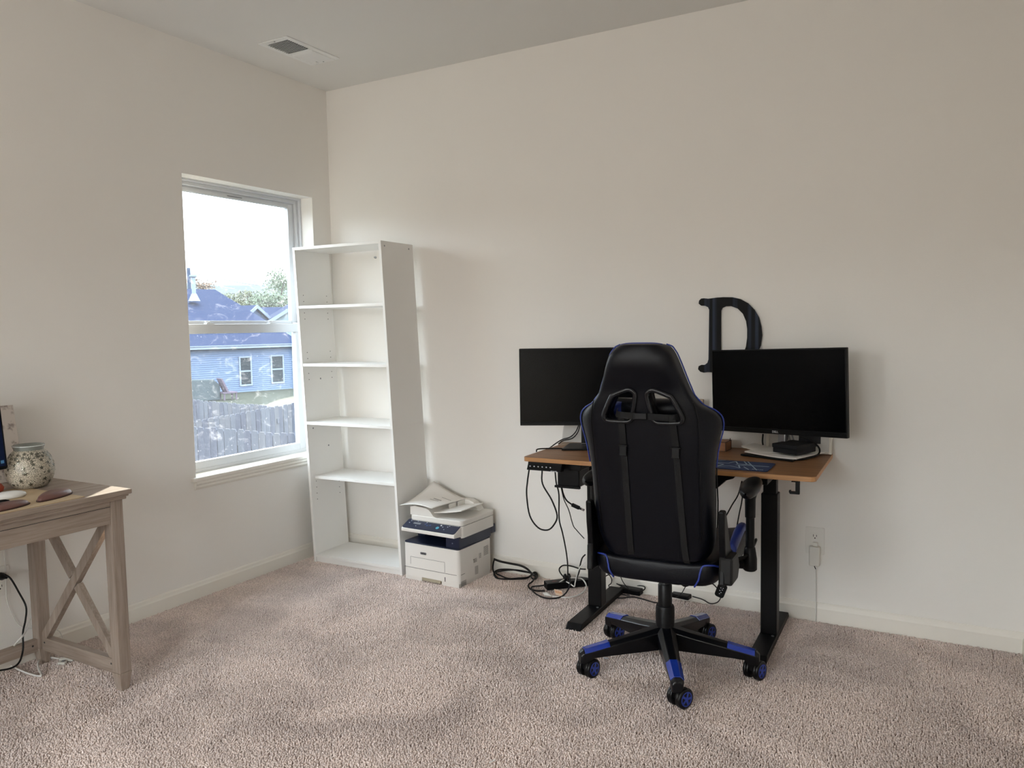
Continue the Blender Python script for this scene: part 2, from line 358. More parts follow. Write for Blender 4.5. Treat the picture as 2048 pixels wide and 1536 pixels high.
# ------------------------------------------------------------------ carpet pile (only where the lens could see it)
def carpet():
    sp = .0066
    xs_ = np.arange(.016, RX-.016, sp); ys_ = np.arange(-3.05, -.016, sp)
    X, Y = np.meshgrid(xs_, ys_); X = X.ravel(); Y = Y.ravel()
    X = X+np.random.uniform(-.5, .5, X.size)*sp*.8; Y = Y+np.random.uniform(-.5, .5, Y.size)*sp*.8
    d = np.stack([X-CX, Y-CYY, 0*X-CZ], 1); f_ = np.array(fw); r_ = np.array(rt); u_ = np.array(up)
    z = d@f_; px = 1024+CF*(d@r_)/z; py = 768-CF*(d@u_)/z
    k = (z > .1) & (px > -140) & (px < 2190) & (py < 1640); X = X[k]; Y = Y[k]; n = X.size
    h = np.random.uniform(.0055, .0095, n); r = np.random.uniform(.0032, .0046, n); a0 = np.random.uniform(0, 6.28, n)
    big = np.sin(X*5.1+1.3*np.sin(Y*3.7))*np.cos(Y*4.3+X*1.7)
    lx = np.random.normal(0, .0016, n)+.0018*big; ly = np.random.normal(0, .0016, n)-.001*big
    V = np.zeros((n, 9, 3), np.float32)
    for i in range(4):
        a = a0+i*PI/2; V[:, i, 0] = X+r*np.cos(a); V[:, i, 1] = Y+r*np.sin(a); V[:, i, 2] = -.001
        V[:, 4+i, 0] = X+lx*.7+r*.85*np.cos(a+.5); V[:, 4+i, 1] = Y+ly*.7+r*.85*np.sin(a+.5); V[:, 4+i, 2] = h*.72
    V[:, 8, 0] = X+lx; V[:, 8, 1] = Y+ly; V[:, 8, 2] = h
    F = []
    for i in range(4): F += [(i, (i+1) % 4, 4+(i+1) % 4), (i, 4+(i+1) % 4, 4+i), (4+i, 4+(i+1) % 4, 8)]
    F = np.array(F); A = (np.arange(n)[:, None, None]*9+F[None]).reshape(-1)
    me = bpy.data.meshes.new('carpet'); me.vertices.add(n*9); me.vertices.foreach_set('co', V.reshape(-1))
    nf = n*12; me.loops.add(nf*3); me.loops.foreach_set('vertex_index', A.astype(np.int32))
    me.polygons.add(nf); me.polygons.foreach_set('loop_start', np.arange(0, nf*3, 3, dtype=np.int32))
    me.polygons.foreach_set('use_smooth', np.ones(nf, bool)); me.update(calc_edges=True)
    m = bpy.data.materials.new('carpet_pile'); m.use_nodes = True; nt = m.node_tree; b = nt.nodes['Principled BSDF']
    b.inputs['Roughness'].default_value = 1; b.inputs['Specular IOR Level'].default_value = .1; b.inputs['Sheen Weight'].default_value = .15
    tc = N(nt, 'ShaderNodeTexCoord'); n1 = N(nt, 'ShaderNodeTexNoise', Scale=170.0, Detail=2.0)
    r1 = N(nt, 'ShaderNodeValToRGB'); r1.color_ramp.elements[0].position = .32; r1.color_ramp.elements[0].color = lin('cbbab2')+(1,)
    r1.color_ramp.elements[1].position = .62; r1.color_ramp.elements[1].color = lin('fbebe3')+(1,)
    nt.links.new(tc.outputs['Object'], n1.inputs['Vector']); nt.links.new(n1.outputs['Fac'], r1.inputs[0])
    n2 = N(nt, 'ShaderNodeTexNoise', Scale=2.6, Detail=4.0, Distortion=.8); nt.links.new(tc.outputs['Object'], n2.inputs['Vector'])
    r2 = N(nt, 'ShaderNodeValToRGB'); r2.color_ramp.elements[0].position = .36; r2.color_ramp.elements[0].color = (.76, .755, .76, 1); r2.color_ramp.elements[1].position = .62
    nt.links.new(n2.outputs['Fac'], r2.inputs[0])
    mm = N(nt, 'ShaderNodeMix', data_type='RGBA', blend_type='MULTIPLY'); mm.inputs['Factor'].default_value = 1
    nt.links.new(r1.outputs[0], mm.inputs['A']); nt.links.new(r2.outputs[0], mm.inputs['B']); nt.links.new(mm.outputs['Result'], b.inputs['Base Color'])
    me.materials.append(m)
    o = bpy.data.objects.new('carpet', me); COL.objects.link(o)
    tag(o, 'beige pink cut pile carpet covering the whole floor of the room', 'carpet', kind='stuff')
carpet()
FZ = .005   # things sink a little into the pile

# ------------------------------------------------------------------ ceiling vent
vt = thing('ceiling_vent', 'white rectangular metal air vent in the ceiling near the corner', 'vent', (.3625, -.582, RH))
f = MB(); hx, hy = .098, .186
for a, c, d, e_ in ((-hx, -hx+.03, -hy, hy), (hx-.03, hx, -hy, hy), (-hx+.03, hx-.03, -hy, -hy+.035), (-hx+.03, hx-.03, hy-.035, hy), (-hx+.03, hx-.03, -.008, .008)):
    f.box(a, c, d, e_, -.006, 0)
f.build('frame', METALW, vt, bevel=.003)
MB().box(-hx+.03, hx-.03, -hy+.035, hy-.035, -.0015, -.0002).build('shade_backing', DKFILL, vt)  # dark sheet, shade of the duct behind the slats painted in
for k in range(11):
    y = -hy+.042+k*.0132; M = Tm(0, y, -.006) @ Matrix.Rotation(math.radians(48), 4, 'X')
    MB().box(-hx+.03, hx-.03, -.0042, .0042, -.0005, .0005, M).build('slat', METALW, vt)
for k in range(11):
    y = .016+k*.0132; M = Tm(0, y, -.006) @ Matrix.Rotation(math.radians(-48), 4, 'X')
    MB().box(-hx+.03, hx-.03, -.006, .006, -.0006, .0006, M).build('slat', METALW, vt)
for yy in (-hy+.016, hy-.016): MB().lathe([(.004, -.0075), (.004, -.006)], 10, Tm(0.0, yy, 0)).build('screw', GREYM, vt)
MB().box(-.03, -.024, hy-.05, hy-.03, -.012, -.005).box(-.034, -.02, hy-.034, hy-.03, -.016, -.005).build('damper_lever', METALW, vt)

# ------------------------------------------------------------------ leaning white bookcase
SX, SY, SYW, SLS, SW, SD, SH = .0951, -.336, .0248, .044, .6183, .289, 1.7914
bk = thing('bookcase', 'tall narrow white open bookcase leaning left in the room corner', 'bookcase', (SX, SY, FZ), SYW)
sh = lambda o_: None
def shear(b_):
    b_.v = [(v[0]-SLS*v[2], v[1], v[2]) for v in b_.v]; return b_
T = .0155; ZS = [1.4563, 1.1307, .8001, .4848, .0438]
ZM = .8001
for x0 in (0, SW-T):
    for z0, z1 in ((0, ZM-.008), (ZM+.0075, SH)):
        p = shear(MB().box(x0, x0+T, 0, SD, z0, z1)).build('side_panel', WHITE, bk, bevel=.0008)
shear(MB().box(T, SW-T, 0, SD, SH-T, SH)).build('top_board', WHITE, bk, bevel=.0008)
shear(MB().box(0, SW, 0, SD, ZM-.008, ZM+.0075)).build('middle_board', WHITE, bk, bevel=.0008)
for z in ZS[:2]: shear(MB().box(T+.001, SW-T-.001, 0.002, SD-.004, z-.008, z+.0075)).build('shelf', WHITE, bk, bevel=.0008)
shear(MB().box(T+.001, SW-T-.001, .035, SD-.004, ZS[3]-.008, ZS[3]+.0075)).build('shelf', WHITE, bk, bevel=.0008)
shear(MB().box(T, SW-T, 0, SD, ZS[4]-.015, ZS[4])).build('bottom_board', WHITE, bk, bevel=.0008)
shear(MB().box(T, SW-T, .006, .021, 0, ZS[4]-.015)).build('kick_board', WHITE, bk, bevel=.0008)
def dot(u, v_, z, r=.0026):  # peg hole seen on the left panel's inner face
    M = Tm(u-SLS*z, v_, z) @ Matrix.Rotation(PI/2, 4, 'Y'); return M
h = MB()
for z in (1.525, 1.49, 1.425, 1.39, 1.20, 1.165, 1.08, 1.045, .46, .425, .39, .355):
    for v_ in (.045, .24): h.lathe([(.0026, .0), (.0026, .0006)], 8, dot(T+.0001, v_, z))
h.build('peg_hole', DKFILL, bk, kind='stuff')
for (u, v_, z) in ((.365, .24, 1.735), (.5, .24, 1.473)):
    M = Tm(u-SLS*z, v_+.04, z) @ Matrix.Rotation(PI/2, 4, 'X')
    MB().lathe([(.007, 0), (.006, .008), (.003, .010), (.003, .016)], 10, M).build('loose_screw' if 0 else 'cam_bolt', GREYM, bk)
for (u, v_, z, t_) in ((SW, .03, 1.765, 1), (SW, .25, 1.765, 1), (T, .14, 1.045, 0), (T, .05, .765, 0), (T, .17, .65, 0)):
    M = Tm(u-SLS*z, v_, z) @ Matrix.Rotation(PI/2, 4, 'Y')
    MB().lathe([(.005, 0), (.005, .001)], 10, M).build('screw_cap', GREYM, bk)

# ------------------------------------------------------------------ printer
pr = thing('printer', 'white multifunction printer with navy control panel on the carpet', 'printer', (.747, -.345, FZ), -.044)
PW, PD = .36, .30
body = rrect(0, PW, 0, PD, .018, 4)
b = MB().prism(body, 2, .022, .197)
b.box(.006, .115, .004, PD-.01, 0, .03).box(.245, PW-.006, .004, PD-.01, 0, .03).box(.1, .25, .1, PD-.01, .004, .03)
b.build('body', PRW, pr, autosmooth=40)
g = MB()     # seams of the paper drawer and the flap
g.box(.004, PW-.016, -.0006, .003, .0665, .0682).box(PW-.003, PW+.0006, .016, .05, .0665, .0682)
g.box(.045, .27, -.0006, .003, .1245, .1256).box(.045, .0462, -.0006, .003, .085, .1245).box(.2688, .27, -.0006, .003, .072, .1245)
g.build('seam', DKFILL, pr)
MB().prism(rrect(-.02, .02, -.0065, .0065, .0055, 5), 1, -.0012, .001, Tm(.132, 0, .152)).build('badge', GREYM, pr)
text_mesh('badge_lettering', 'xerox', .0105, BLACKP, pr, Tm(.132, -.0014, .152) @ Matrix.Rotation(PI/2, 4, 'X'))
MB().box(.268, .272, -.0008, .002, .024, .047).build('drawer_gauge', BLACKP, pr)
MB().box(.12, .24, -.001, .02, .008, .024).build('drawer_pull', mat('drawer_pull_tan', 'a39a86', .6), pr)
b = MB()   # navy middle band and output tray
b.prism(rrect(.0, PW, 0.0, PD, .018, 4), 2, .197, .204)
b.box(.275, PW-.001, .006, PD, .204, .262).box(.0, .05, .12, PD, .204, .262).box(.05, .275, .20, PD, .204, .262)
b.box(.04, .275, .15, .2, .236, .262).box(.10, PW-.002, PD, PD+.045, .215, .262)
b.build('output_tray', PRN, pr, bevel=.003)
MB().box(.315, .321, .0045, .0065, .226, .232).build('usb_mark', mat('mark_grey', '7d8698', .5), pr)
d = MB(); d.prism([(x, y) for x, y in rrect(.028, .368, .02, .325, .02, 4)], 2, .256, .318)
d.build('scanner_deck', PRW, pr, autosmooth=40)
MB().prism(rrect(.0285, .3685, .0195, .3255, .02, 4), 2, .3165, .3178).build('deck_seam', DKFILL, pr)
MB().prism(rrect(.03, .368, .024, .325, .02, 4), 2, .318, .343).build('scanner_lid', PRW, pr, bevel=.003, autosmooth=40)
cp = [(-.038, .268), (-.038, .286), (.032, .318), (.05, .318), (.05, .262)]
MB().prism([(y, z) for y, z in cp], 0, .018, .362).build('control_panel', PRW, pr, bevel=.004)
Mp = Tm(0, -.036, .2885) @ Matrix.Rotation(math.atan2(.032, .07), 4, 'X')
MB().prism(rrect(.021, .359, 0.0, .073, .012, 4), 2, -.0008, .0014, Mp).build('panel_face', PRN, pr)
b = MB(); b.box(.072, .118, .036, .048, .0014, .0022, Mp)
b.build('display', mat('lcd_grey', '70757c', .4), pr)
for x, y, r_, c_ in ((.235, .030, .0095, '4f9fb4'), (.246, .052, .0045, 'e8eaec'), (.150, .045, .006, '28406e'), (.165, .036, .006, '28406e'), (.182, .040, .006, '28406e'), (.150, .058, .003, 'aab2c2'), (.045, .040, .003, 'aab2c2'), (.048, .056, .003, 'aab2c2'), (.09, .060, .003, 'aab2c2'), (.29, .048, .003, 'aab2c2'), (.297, .056, .003, 'aab2c2'), (.262, .042, .003, 'aab2c2'), (.28, .025, .0025, 'aab2c2'), (.10, .022, .0025, 'aab2c2')):
    MB().lathe([(r_, .0012), (r_, .0026)], 16, Mp @ Tm(x, y, 0)).build('button', mat('button_'+c_, c_, .4), pr)
prof = [(.03, .343), (.03, .385), (.06, .392), (.135, .386), (.152, .380), (.168, .366), (.182, .350), (.196, .344), (.215, .3425)]
MB().prism(prof, 1, .026, .31).build('document_feeder', PRW, pr, bevel=.003, autosmooth=30)
prof2 = [(.15, .343), (.15, .392), (.24, .394), (.27, .385), (.295, .362), (.31, .343)]
MB().prism(prof2, 1, .262, .315).build('feeder_side', PRW, pr, bevel=.004, autosmooth=30)
Mt = Tm(.16, 0, .358) @ Matrix.Rotation(math.radians(-7), 4, 'Y')
MB().prism([(0, 0), (.1, 0), (.19, .006), (.19, .012), (.1, .006), (0, .006)], 1, .05, .255, Mt).build('input_tray', PRW, pr, bevel=.002)
MB().box(.20, .204, .14, .20, .362, .392).box(.215, .219, .2, .262, .362, .396).build('paper_guide', PRW, pr, bevel=.001)
b = MB()
for zz, y0_, y1_, nn in ((.16, .225, .268, 9), (.075, .14, .17, 8), (.03, .015, .06, 5), (.118, .13, .16, 4), (.135, .18, .2, 5)):
    for k in range(nn): b.box(PW-.001, PW+.0006, y0_, y1_, zz-k*.0056, zz-k*.0056+.0016)
b.build('vent_slot', DKFILL, pr, kind='stuff')
# printed sheet lying on the feeder
def sheet_fn(a, c):
    u = -.03+.215*a; v = .03+.275*c
    hgt = .388+.012*math.sin(PI*a)*(1-c)+.085*(1-a)**1.3*c**1.6+.01*a-.004*a*a
    return (u+.02*c, v-.02, hgt)
ps = MB().grid(sheet_fn, 14, 16)
Mw = Tm(.747, -.345, FZ) @ Rz(-.044); ps.v = [tuple(Mw @ Vector(v)) for v in ps.v]
psh = thing('printed_sheet', 'white printed paper sheet curling up on top of the printer', 'paper')
ps.build('sheet', PAPER, psh, solid=.0006, smooth=True)
pk = MB()
for a0_, a1_, c0_, wd in ((.52, .76, .50, .012), (.48, .74, .44, .006), (.62, .9, .66, .006)):
    a, bq, wq = a0_, a1_, wd
    n_ = 8
    for i in range(n_):
        t0 = a0_+(a1_-a0_)*i/n_; t1 = a0_+(a1_-a0_)*(i+.72)/n_
        q = [sheet_fn(t0, c0_), sheet_fn(t1, c0_), sheet_fn(t1, c0_+wd*2.4), sheet_fn(t0, c0_+wd*2.4)]
        pk.add([Mw @ (Vector(p)+Vector((0, 0, .0009))) for p in q], [(0, 1, 2, 3)])
pk.build('print', mat('ink_grey', '6a6664', .8), psh, solid=.0002, kind='stuff')

# ------------------------------------------------------------------ standing desk
DX, DY, DYW, DW, DD, DZ = 1.628, -.622, .025, 1.212, .595, .7585
dk = thing('standing_desk', 'black framed standing desk with brown wood grain top', 'desk', (DX, DY, 0), DYW)
TT = .019
b = MB().prism(rrect(0, DW, 0, DD, .022, 5), 2, DZ-TT, DZ)
o = b.build('desktop', [DESKE, DESKW], dk, bevel=.0015)
o.data.polygons.foreach_set('material_index', [1 if p.normal.z > .9 else 0 for p in o.data.polygons])
LEGX = (.222, 1.0)
for lx in LEGX:
    lg = MB().box(lx-.033, lx+.033, .275, .32+.02, .03, .625).build('leg', BLACKM, dk, bevel=.004)
    MB().box(lx-.026, lx+.026, .283, .332, .62, DZ-.055).build('inner_column', BLACKM, lg, bevel=.003)
    MB().prism([(.02-.0, .0), (.045, .026), (.57, .026), (.592, .0)], 0, lx-.036, lx+.036).build('foot', BLACKM, dk, loc=(0, 0, FZ), bevel=.003)
    MB().box(lx-.03, lx+.03, .06, .54, DZ-.055, DZ-TT-.001).build('side_bracket', BLACKM, dk, bevel=.003)
    for sy in (.26, .355): MB().lathe([(.006, 0), (.006, .004)], 8, Tm(lx+.02, sy, .03)).build('bolt', GREYM, dk)
MB().box(LEGX[0]+.03, LEGX[1]-.03, .275, .335, DZ-.06, DZ-TT-.001).build('crossbar', BLACKM, dk, bevel=.003)
b = MB(); b.prism([(.56, DZ-TT), (.915, DZ-TT), (.90, DZ-.04), (.87, DZ-.05), (.835, DZ-.085), (.6, DZ-.085)], 1, .06, .2)
b.build('motor_box', BLACKM, dk, bevel=.004)
hub = MB().prism([(.0, DZ-TT), (.0, DZ-TT-.008), (-.014, DZ-TT-.034), (.02, DZ-TT-.036), (.055, DZ-TT)], 0, .026, .19).build('control_box', BLACKP, dk, bevel=.003)
for k in range(6):
    MB().lathe([(.003, 0), (.003, .0016)], 10, Tm(.042+k*.0195, -.0085, DZ-TT-.017) @ Matrix.Rotation(PI/2+.45, 4, 'X')).build('button', mat('button_white', 'd8dade', .4) if k == 0 else bpy.data.materials['button_white'], hub)
text_mesh('control_lettering', 'POWER', .0085, bpy.data.materials['button_white'], hub, Tm(.158, -.0146, DZ-TT-.0325) @ Matrix.Rotation(PI/2+.4, 4, 'X'))
MB().box(.13, .235, .08, .20, DZ-.115-TT, DZ-TT).build('hanging_bin', BLACKP, dk, bevel=.006)
MB().box(.125, .245, .06, .075, DZ-.118-TT, DZ-.108-TT).build('bin_lip', BLACKP, dk, bevel=.002)
hk = thing('desk_hook', 'small black hook under the front right corner of the desk', 'hook', (0, 0, 0))
q = wp(1593, 960, 1, -.57)
MB().box(q.x-.014, q.x+.012, -.60, -.55, DZ-TT-.004, DZ-TT-.0005).box(q.x-.003, q.x+.012, -.577, -.563, DZ-TT-.05, DZ-TT-.004).box(q.x-.024, q.x+.012, -.577, -.563, DZ-TT-.054, DZ-TT-.044).box(q.x-.026, q.x-.019, -.577, -.563, DZ-TT-.05, DZ-TT-.040).build('hook_body', BLACKP, hk, bevel=.002)

# ------------------------------------------------------------------ monitors
def monitor(name, label, cx, cy, cz, yaw, roll, stand_h, logo=False, chin=.014, standx=0, pm=None, pw=.032):
    t = thing(name, label, 'monitor', (cx, cy, DZ), yaw)
    W_, H_ = .612, .3615; zc = cz-DZ
    R_ = Tm(0, 0, zc) @ Matrix.Rotation(roll, 4, 'Y')
    MB().box(-W_/2, W_/2, 0, .022, -H_/2, H_/2, R_).build('housing', BEZEL, t, bevel=.003)
    MB().box(-W_/2+.06, W_/2-.06, .02, .055, -H_/2+.05, H_/2-.08, R_).build('back_cover', BEZEL, t, bevel=.015)
    MB().box(-W_/2+.006, W_/2-.006, -.0012, .001, -H_/2+chin+.004, H_/2-.006, R_).build('screen', SCREEN, t)
    MB().box(-W_/2+.001, W_/2-.001, -.0035, .001, -H_/2+.001, -H_/2+chin, R_).build('chin_bezel', BEZEL, t, bevel=.001)
    if logo: text_mesh('chin_lettering', 'DELL', .0125, mat('logo_silver', 'c9ccd0', .3, metal=.5), t, R_ @ Tm(-.0, -.0042, -H_/2+chin*.5) @ Matrix.Rotation(PI/2, 4, 'X'), bold=True)
    MB().box(standx-pw, standx+pw, .058, .082, .006, zc+.03).build('stand_post', pm or BLACKP, t, bevel=.005)
    MB().box(standx-.03, standx+.03, .05, .062, zc-.03, zc+.05).build('mount_plate', BLACKP, t, bevel=.003)
    MB().prism([(standx-.12, -.07), (standx+.12, -.07), (standx+.09, .11), (standx-.09, .11)], 2, .0005, .009).build('stand_base', BLACKP, t, bevel=.002)
    MB().box(standx-.033, standx+.033, .056, .0575, .012, .016).build('stand_trim', CHROME, t)
    return t
monitor('monitor', 'wide black monitor partly behind the gaming chair, left side of desk', 1.7841, -.2903, 1.0465, .40, 0, .2, chin=.014, standx=.01)
monitor('monitor', 'black monitor with silver logo on its chin, right side of desk', 2.616, -.194, 1.037, -.309, -.0285, .2, logo=True, chin=.02, standx=.0, pm=GREYM, pw=.017)

# things on the desk
def onto(px, py, z=None): return wp(px, py, 2, DZ if z is None else z)
mpad = thing('mouse_pad', 'dark blue mouse pad with grey star pattern near the desk edge', 'mouse pad', (2.46, -.565, DZ), .02)
MPX, MPY = .2, .19
MB().prism(rrect(-.06, MPX, 0, MPY, .012, 4), 2, .0002, .004).build('pad', mat('pad_navy', '1d2f55', .8), mpad, bevel=.001)
LG = mat('pad_grey', '9fb0c0', .8)
def strip(b_, p, q_, w_):
    p = Vector(p); q_ = Vector(q_); n_ = (q_-p).normalized(); n_ = Vector((-n_.y, n_.x))*w_/2
    b_.add([(p.x+n_.x, p.y+n_.y, .0043), (p.x-n_.x, p.y-n_.y, .0043), (q_.x-n_.x, q_.y-n_.y, .0043), (q_.x+n_.x, q_.y+n_.y, .0043)], [(0, 1, 2, 3)])
b = MB(); st = []
for k in range(10):
    r_ = .078 if k % 2 == 0 else .031; a = PI/2+k*PI/5; st.append((.045+r_*math.cos(a), .095+r_*math.sin(a)))
for k in range(10): strip(b, st[k], st[(k+1) % 10], .005)
for p, q_ in (((.09, .185), (.16, .006)), ((.075, .185), (.10, .12)), ((.06, .11), (.19, .10)), ((.06, .09), (.19, .095)), ((-.05, .12), (-.01, .10)), ((-.05, .07), (-.01, .10)), ((.0, .185), (-.05, .16)), ((.1, .06), (.13, .006))): strip(b, p, q_, .0045)
b.build('pad_print', LG, mpad)
text_mesh('pad_lettering', 'DALLAS', .012, LG, mpad, Tm(.16, .022, .0042))

wb = thing('wooden_box', 'small reddish wooden box with dark edges on the desk', 'box', (2.30, -.135, DZ), -.05)
WBM = wood('box_wood', ('7d5232', '92623f', 'a3724d'), 0, rough=.55); DKW = mat('burnt_edge', '2a1712', .6)
MB().box(0, .095, 0, .085, .001, .042).build('box_body', WBM, wb)
b = MB()
for x in (0, .095):
    for y in (0, .085): b.box(x-.0012, x+.0012, y-.0012, y+.0012, .001, .043)
for y in (0, .085): b.box(0, .095, y-.001, y+.001, .0, .002).box(0, .095, y-.001, y+.001, .0405, .043)
for x in (0, .095): b.box(x-.001, x+.001, 0, .085, 0, .002).box(x-.001, x+.001, 0, .085, .0405, .043)
b.build('burnt_corner', DKW, wb)
MB().tube([(.095, .06, .042), (.099, .06, .05), (.097, .06, .053)], .0018, 6).build('peg', DKW, wb)

# paper stack, black box
def sheets(name, label, quad, z, t, fold=0, mt=PAPER, seed=0):
    th = thing(name, label, 'papers', (0, 0, DZ))
    rnd = random.Random(seed)
    def fn(a, c):
        p = Vector(quad[0]).lerp(Vector(quad[1]), a).lerp(Vector(quad[3]).lerp(Vector(quad[2]), a), c)
        return (p.x, p.y, z+fold*max(0, .45-a)**1.5*(1-c*.3)+.002*math.sin(5*a+seed))
    MB().grid(fn, 10, 8).build('sheet', mt, th, solid=t, smooth=False)
    return th
sheets('paper_stack', 'stack of white papers under the small black box on desk', [(2.50, -.235), (2.72, -.285), (2.80, -.07), (2.56, -.04)], .0135, .005, .02, seed=1)
sheets('folded_paper', 'folded white sheet sticking up at left of the desk paper stack', [(2.475, -.19), (2.66, -.20), (2.70, -.05), (2.50, -.05)], .020, .002, .05, seed=2)
q0 = (2.607, -.205); bb = thing('black_box', 'flat black lidded box on top of the desk papers', 'box', (q0[0], q0[1], DZ+.0225), -.42)
MB().box(.003, .117, .003, .142, 0, .032).build('box_base', mat('black_card', '0a0b11', .6, spec=.25), bb, bevel=.002)
MB().box(0, .12, 0, .145, .020, .038).build('box_lid', bpy.data.materials['black_card'], bb, bevel=.003)
fr = thing('picture_frame', 'white picture frame leaning on the wall behind right monitor', 'picture frame', (2.69, -.055, DZ), 0, rot=(math.radians(-7), 0, 0))
FWD, FHT = .136, .27
b = MB()
for x0, x1, z0, z1 in ((-FWD, -FWD+.012, 0, FHT), (FWD-.012, FWD, 0, FHT), (-FWD+.012, FWD-.012, 0, .012), (-FWD+.012, FWD-.012, FHT-.012, FHT)): b.box(x0, x1, -.008, .008, z0+.002, z1)
b.build('frame', mat('frame_white', 'd9d2c6', .5), fr, bevel=.002)
MB().box(-FWD+.01, FWD-.01, 0.001, .006, .01, FHT-.01).build('mat_board', mat('mat_white', 'cfcac4', .8), fr)
MB().box(-.085, -.045, -.0012, .001, .055, .20).build('print', mat('print_dark', '15161b', .7), fr); MB().box(.0, .09, -.0012, .001, .045, .20).build('print', bpy.data.materials['print_dark'], fr)
b = MB()
for x in (-.035, -.02): b.prism([(x, .045), (x+.006, .045), (x-.02, .12), (x-.026, .12)], 1, -.0016, .0005)
b.build('print_stripe', mat('print_grey', '8b8c8e', .7), fr)
ws = thing('wooden_sign', 'light wooden block sign at back of desk between the monitors', 'sign', (2.16, -.05, DZ), .02)
MB().box(-.1, .11, -.012, .012, .001, .222).build('board', wood('sign_wood', ('a08970', 'b39b80', 'c2aa8e'), 0), ws, bevel=.002)
MB().box(-.06, .0, -.0132, -.0118, .205, .214).build('painted_mark', mat('red_brown', '8a5b49', .7), ws)
ns = thing('fabric_pouch', 'pale grey plastic sleeve standing behind the left monitor stand', 'sleeve', (1.60, -.17, DZ), .2)
MB().prism([(0, 0), (.13, 0), (.13, .10), (.045, .115), (.01, .08)], 1, 0, .012).build('sleeve_body', mat('pale_plastic', 'c9c6c1', .5), ns, bevel=.004)
ct = thing('cardboard_sheet', 'brown cardboard scrap lying under the cables beside left monitor', 'cardboard', (1.63, -.27, DZ), .35)
MB().box(0, .16, 0, .14, .0005, .004).build('card', mat('cardboard', 'a08a77', .85), ct)

# wall letter
def letter_D():
    t = thing('wall_letter', 'large black striped letter D hanging on the wall above desk', 'letter', (2.262, 0, 1.102))
    # outline in metres, x right, z up, from the photograph's proportions
    out = [(-.018, .342)]
    out = [(0, .344), (.02, .341), (.06, .345), (.09, .346)]
    ar = [(.13+.0, .344), (.165, .335), (.20, .315), (.228, .285), (.248, .25), (.258, .21), (.262, .17), (.256, .125), (.242, .09), (.22, .058), (.19, .03), (.15, .010), (.11, .001), (.07, 0.0)]
    lo = [(.02, .003), (0, .0), (-.016, .004), (-.027, .016), (-.024, .03), (-.012, .036), (.004, .036), (.017, .046), (.022, .062)]
    hi = [(.025, .29), (.020, .302), (.006, .309), (-.012, .310), (-.024, .32), (-.022, .334), (-.012, .343)]
    outer = out+ar+lo+hi
    inner = [(.078, .285), (.084, .297), (.10, .304), (.125, .304), (.155, .292), (.178, .268), (.192, .235), (.197, .20), (.197, .16), (.192, .12), (.178, .082), (.155, .055), (.125, .042), (.1, .040), (.085, .046), (.078, .06)]
    bm = bmesh.new()
    def loop(pts):
        vs = [bm.verts.new((x, 0, z)) for x, z in pts]; return [bm.edges.new((vs[i], vs[(i+1) % len(vs)])) for i in range(len(vs))]
    es = loop(outer)+loop(inner)
    r = bmesh.ops.triangle_fill(bm, use_beauty=True, edges=es)
    fs = [g_ for g_ in bm.faces]
    ex = bmesh.ops.extrude_face_region(bm, geom=fs)
    for v in [g_ for g_ in ex['geom'] if isinstance(g_, bmesh.types.BMVert)]: v.co.y = -.012
    bmesh.ops.recalc_face_normals(bm, faces=bm.faces)
    me = bpy.data.meshes.new('letter_body'); bm.to_mesh(me); bm.free()
    m = bpy.data.materials.new('striped_black'); m.use_nodes = True; nt = m.node_tree; bs = nt.nodes['Principled BSDF']; bs.inputs['Roughness'].default_value = .6; bs.inputs['Specular IOR Level'].default_value = .2
    tc = N(nt, 'ShaderNodeTexCoord'); sx_ = N(nt, 'ShaderNodeSeparateXYZ'); nt.links.new(tc.outputs['Object'], sx_.inputs[0])
    mu = N(nt, 'ShaderNodeMath', operation='MULTIPLY'); mu.inputs[1].default_value = 32; nt.links.new(sx_.outputs['X'], mu.inputs[0])
    nz = N(nt, 'ShaderNodeTexNoise', noise_dimensions='1D', Scale=1.0, Detail=1.0); nt.links.new(mu.outputs[0], nz.inputs['W'])
    r = N(nt, 'ShaderNodeValToRGB'); r.color_ramp.elements[0].position = .50; r.color_ramp.elements[0].color = lin('030406')+(1,); r.color_ramp.elements[1].position = .68; r.color_ramp.elements[1].color = lin('2b3342')+(1,)
    nt.links.new(nz.outputs['Fac'], r.inputs[0]); nt.links.new(r.outputs[0], bs.inputs['Base Color'])
    me.materials.append(m); o = bpy.data.objects.new('letter_body', me); COL.objects.link(o); o.parent = t; o.location = (0, -.002, 0)
letter_D()

# ------------------------------------------------------------------ outlets
def outlet(label, ax, p, name='wall_outlet'):
    t = thing(name, label, 'outlet', p, 0 if ax == 1 else PI/2)
    MB().prism(rrect(-.039, .039, -.06, .06, .004, 3), 1, -.005, 0).build('cover_plate', mat('plate_white', 'e3e0da', .4) if 'plate_white' not in bpy.data.materials else bpy.data.materials['plate_white'], t, bevel=.0015)
    for s_ in (.02, -.02):
        MB().prism(rrect(-.0165, .0165, s_-.0145, s_+.0145, .008, 4), 1, -.0068, -.004).build('socket', bpy.data.materials['plate_white'], t)
        b_ = MB().box(-.0078, -.0056, -.0072, -.006, s_-.002, s_+.0085).box(.0056, .0078, -.0072, -.006, s_-.001, s_+.0075)
        b_.lathe([(.0028, 0), (.0028, .0005)], 10, Tm(0, -.0068, s_-.0075) @ Matrix.Rotation(PI/2, 4, 'X')).build('slot', BLACKP, t)
    return t
outlet('white wall outlet to the right of desk with a charger plugged in', 1, (2.755, 0, .365))
ad = thing('power_adapter', 'tall white power adapter plugged into the right wall outlet', 'adapter', (2.757, -.0075, .345))
MB().box(-.022, .022, -.031, -.001, -.085, .0).build('adapter_body', mat('adapter_white', 'dad7d0', .4), ad, bevel=.004, seg=3)
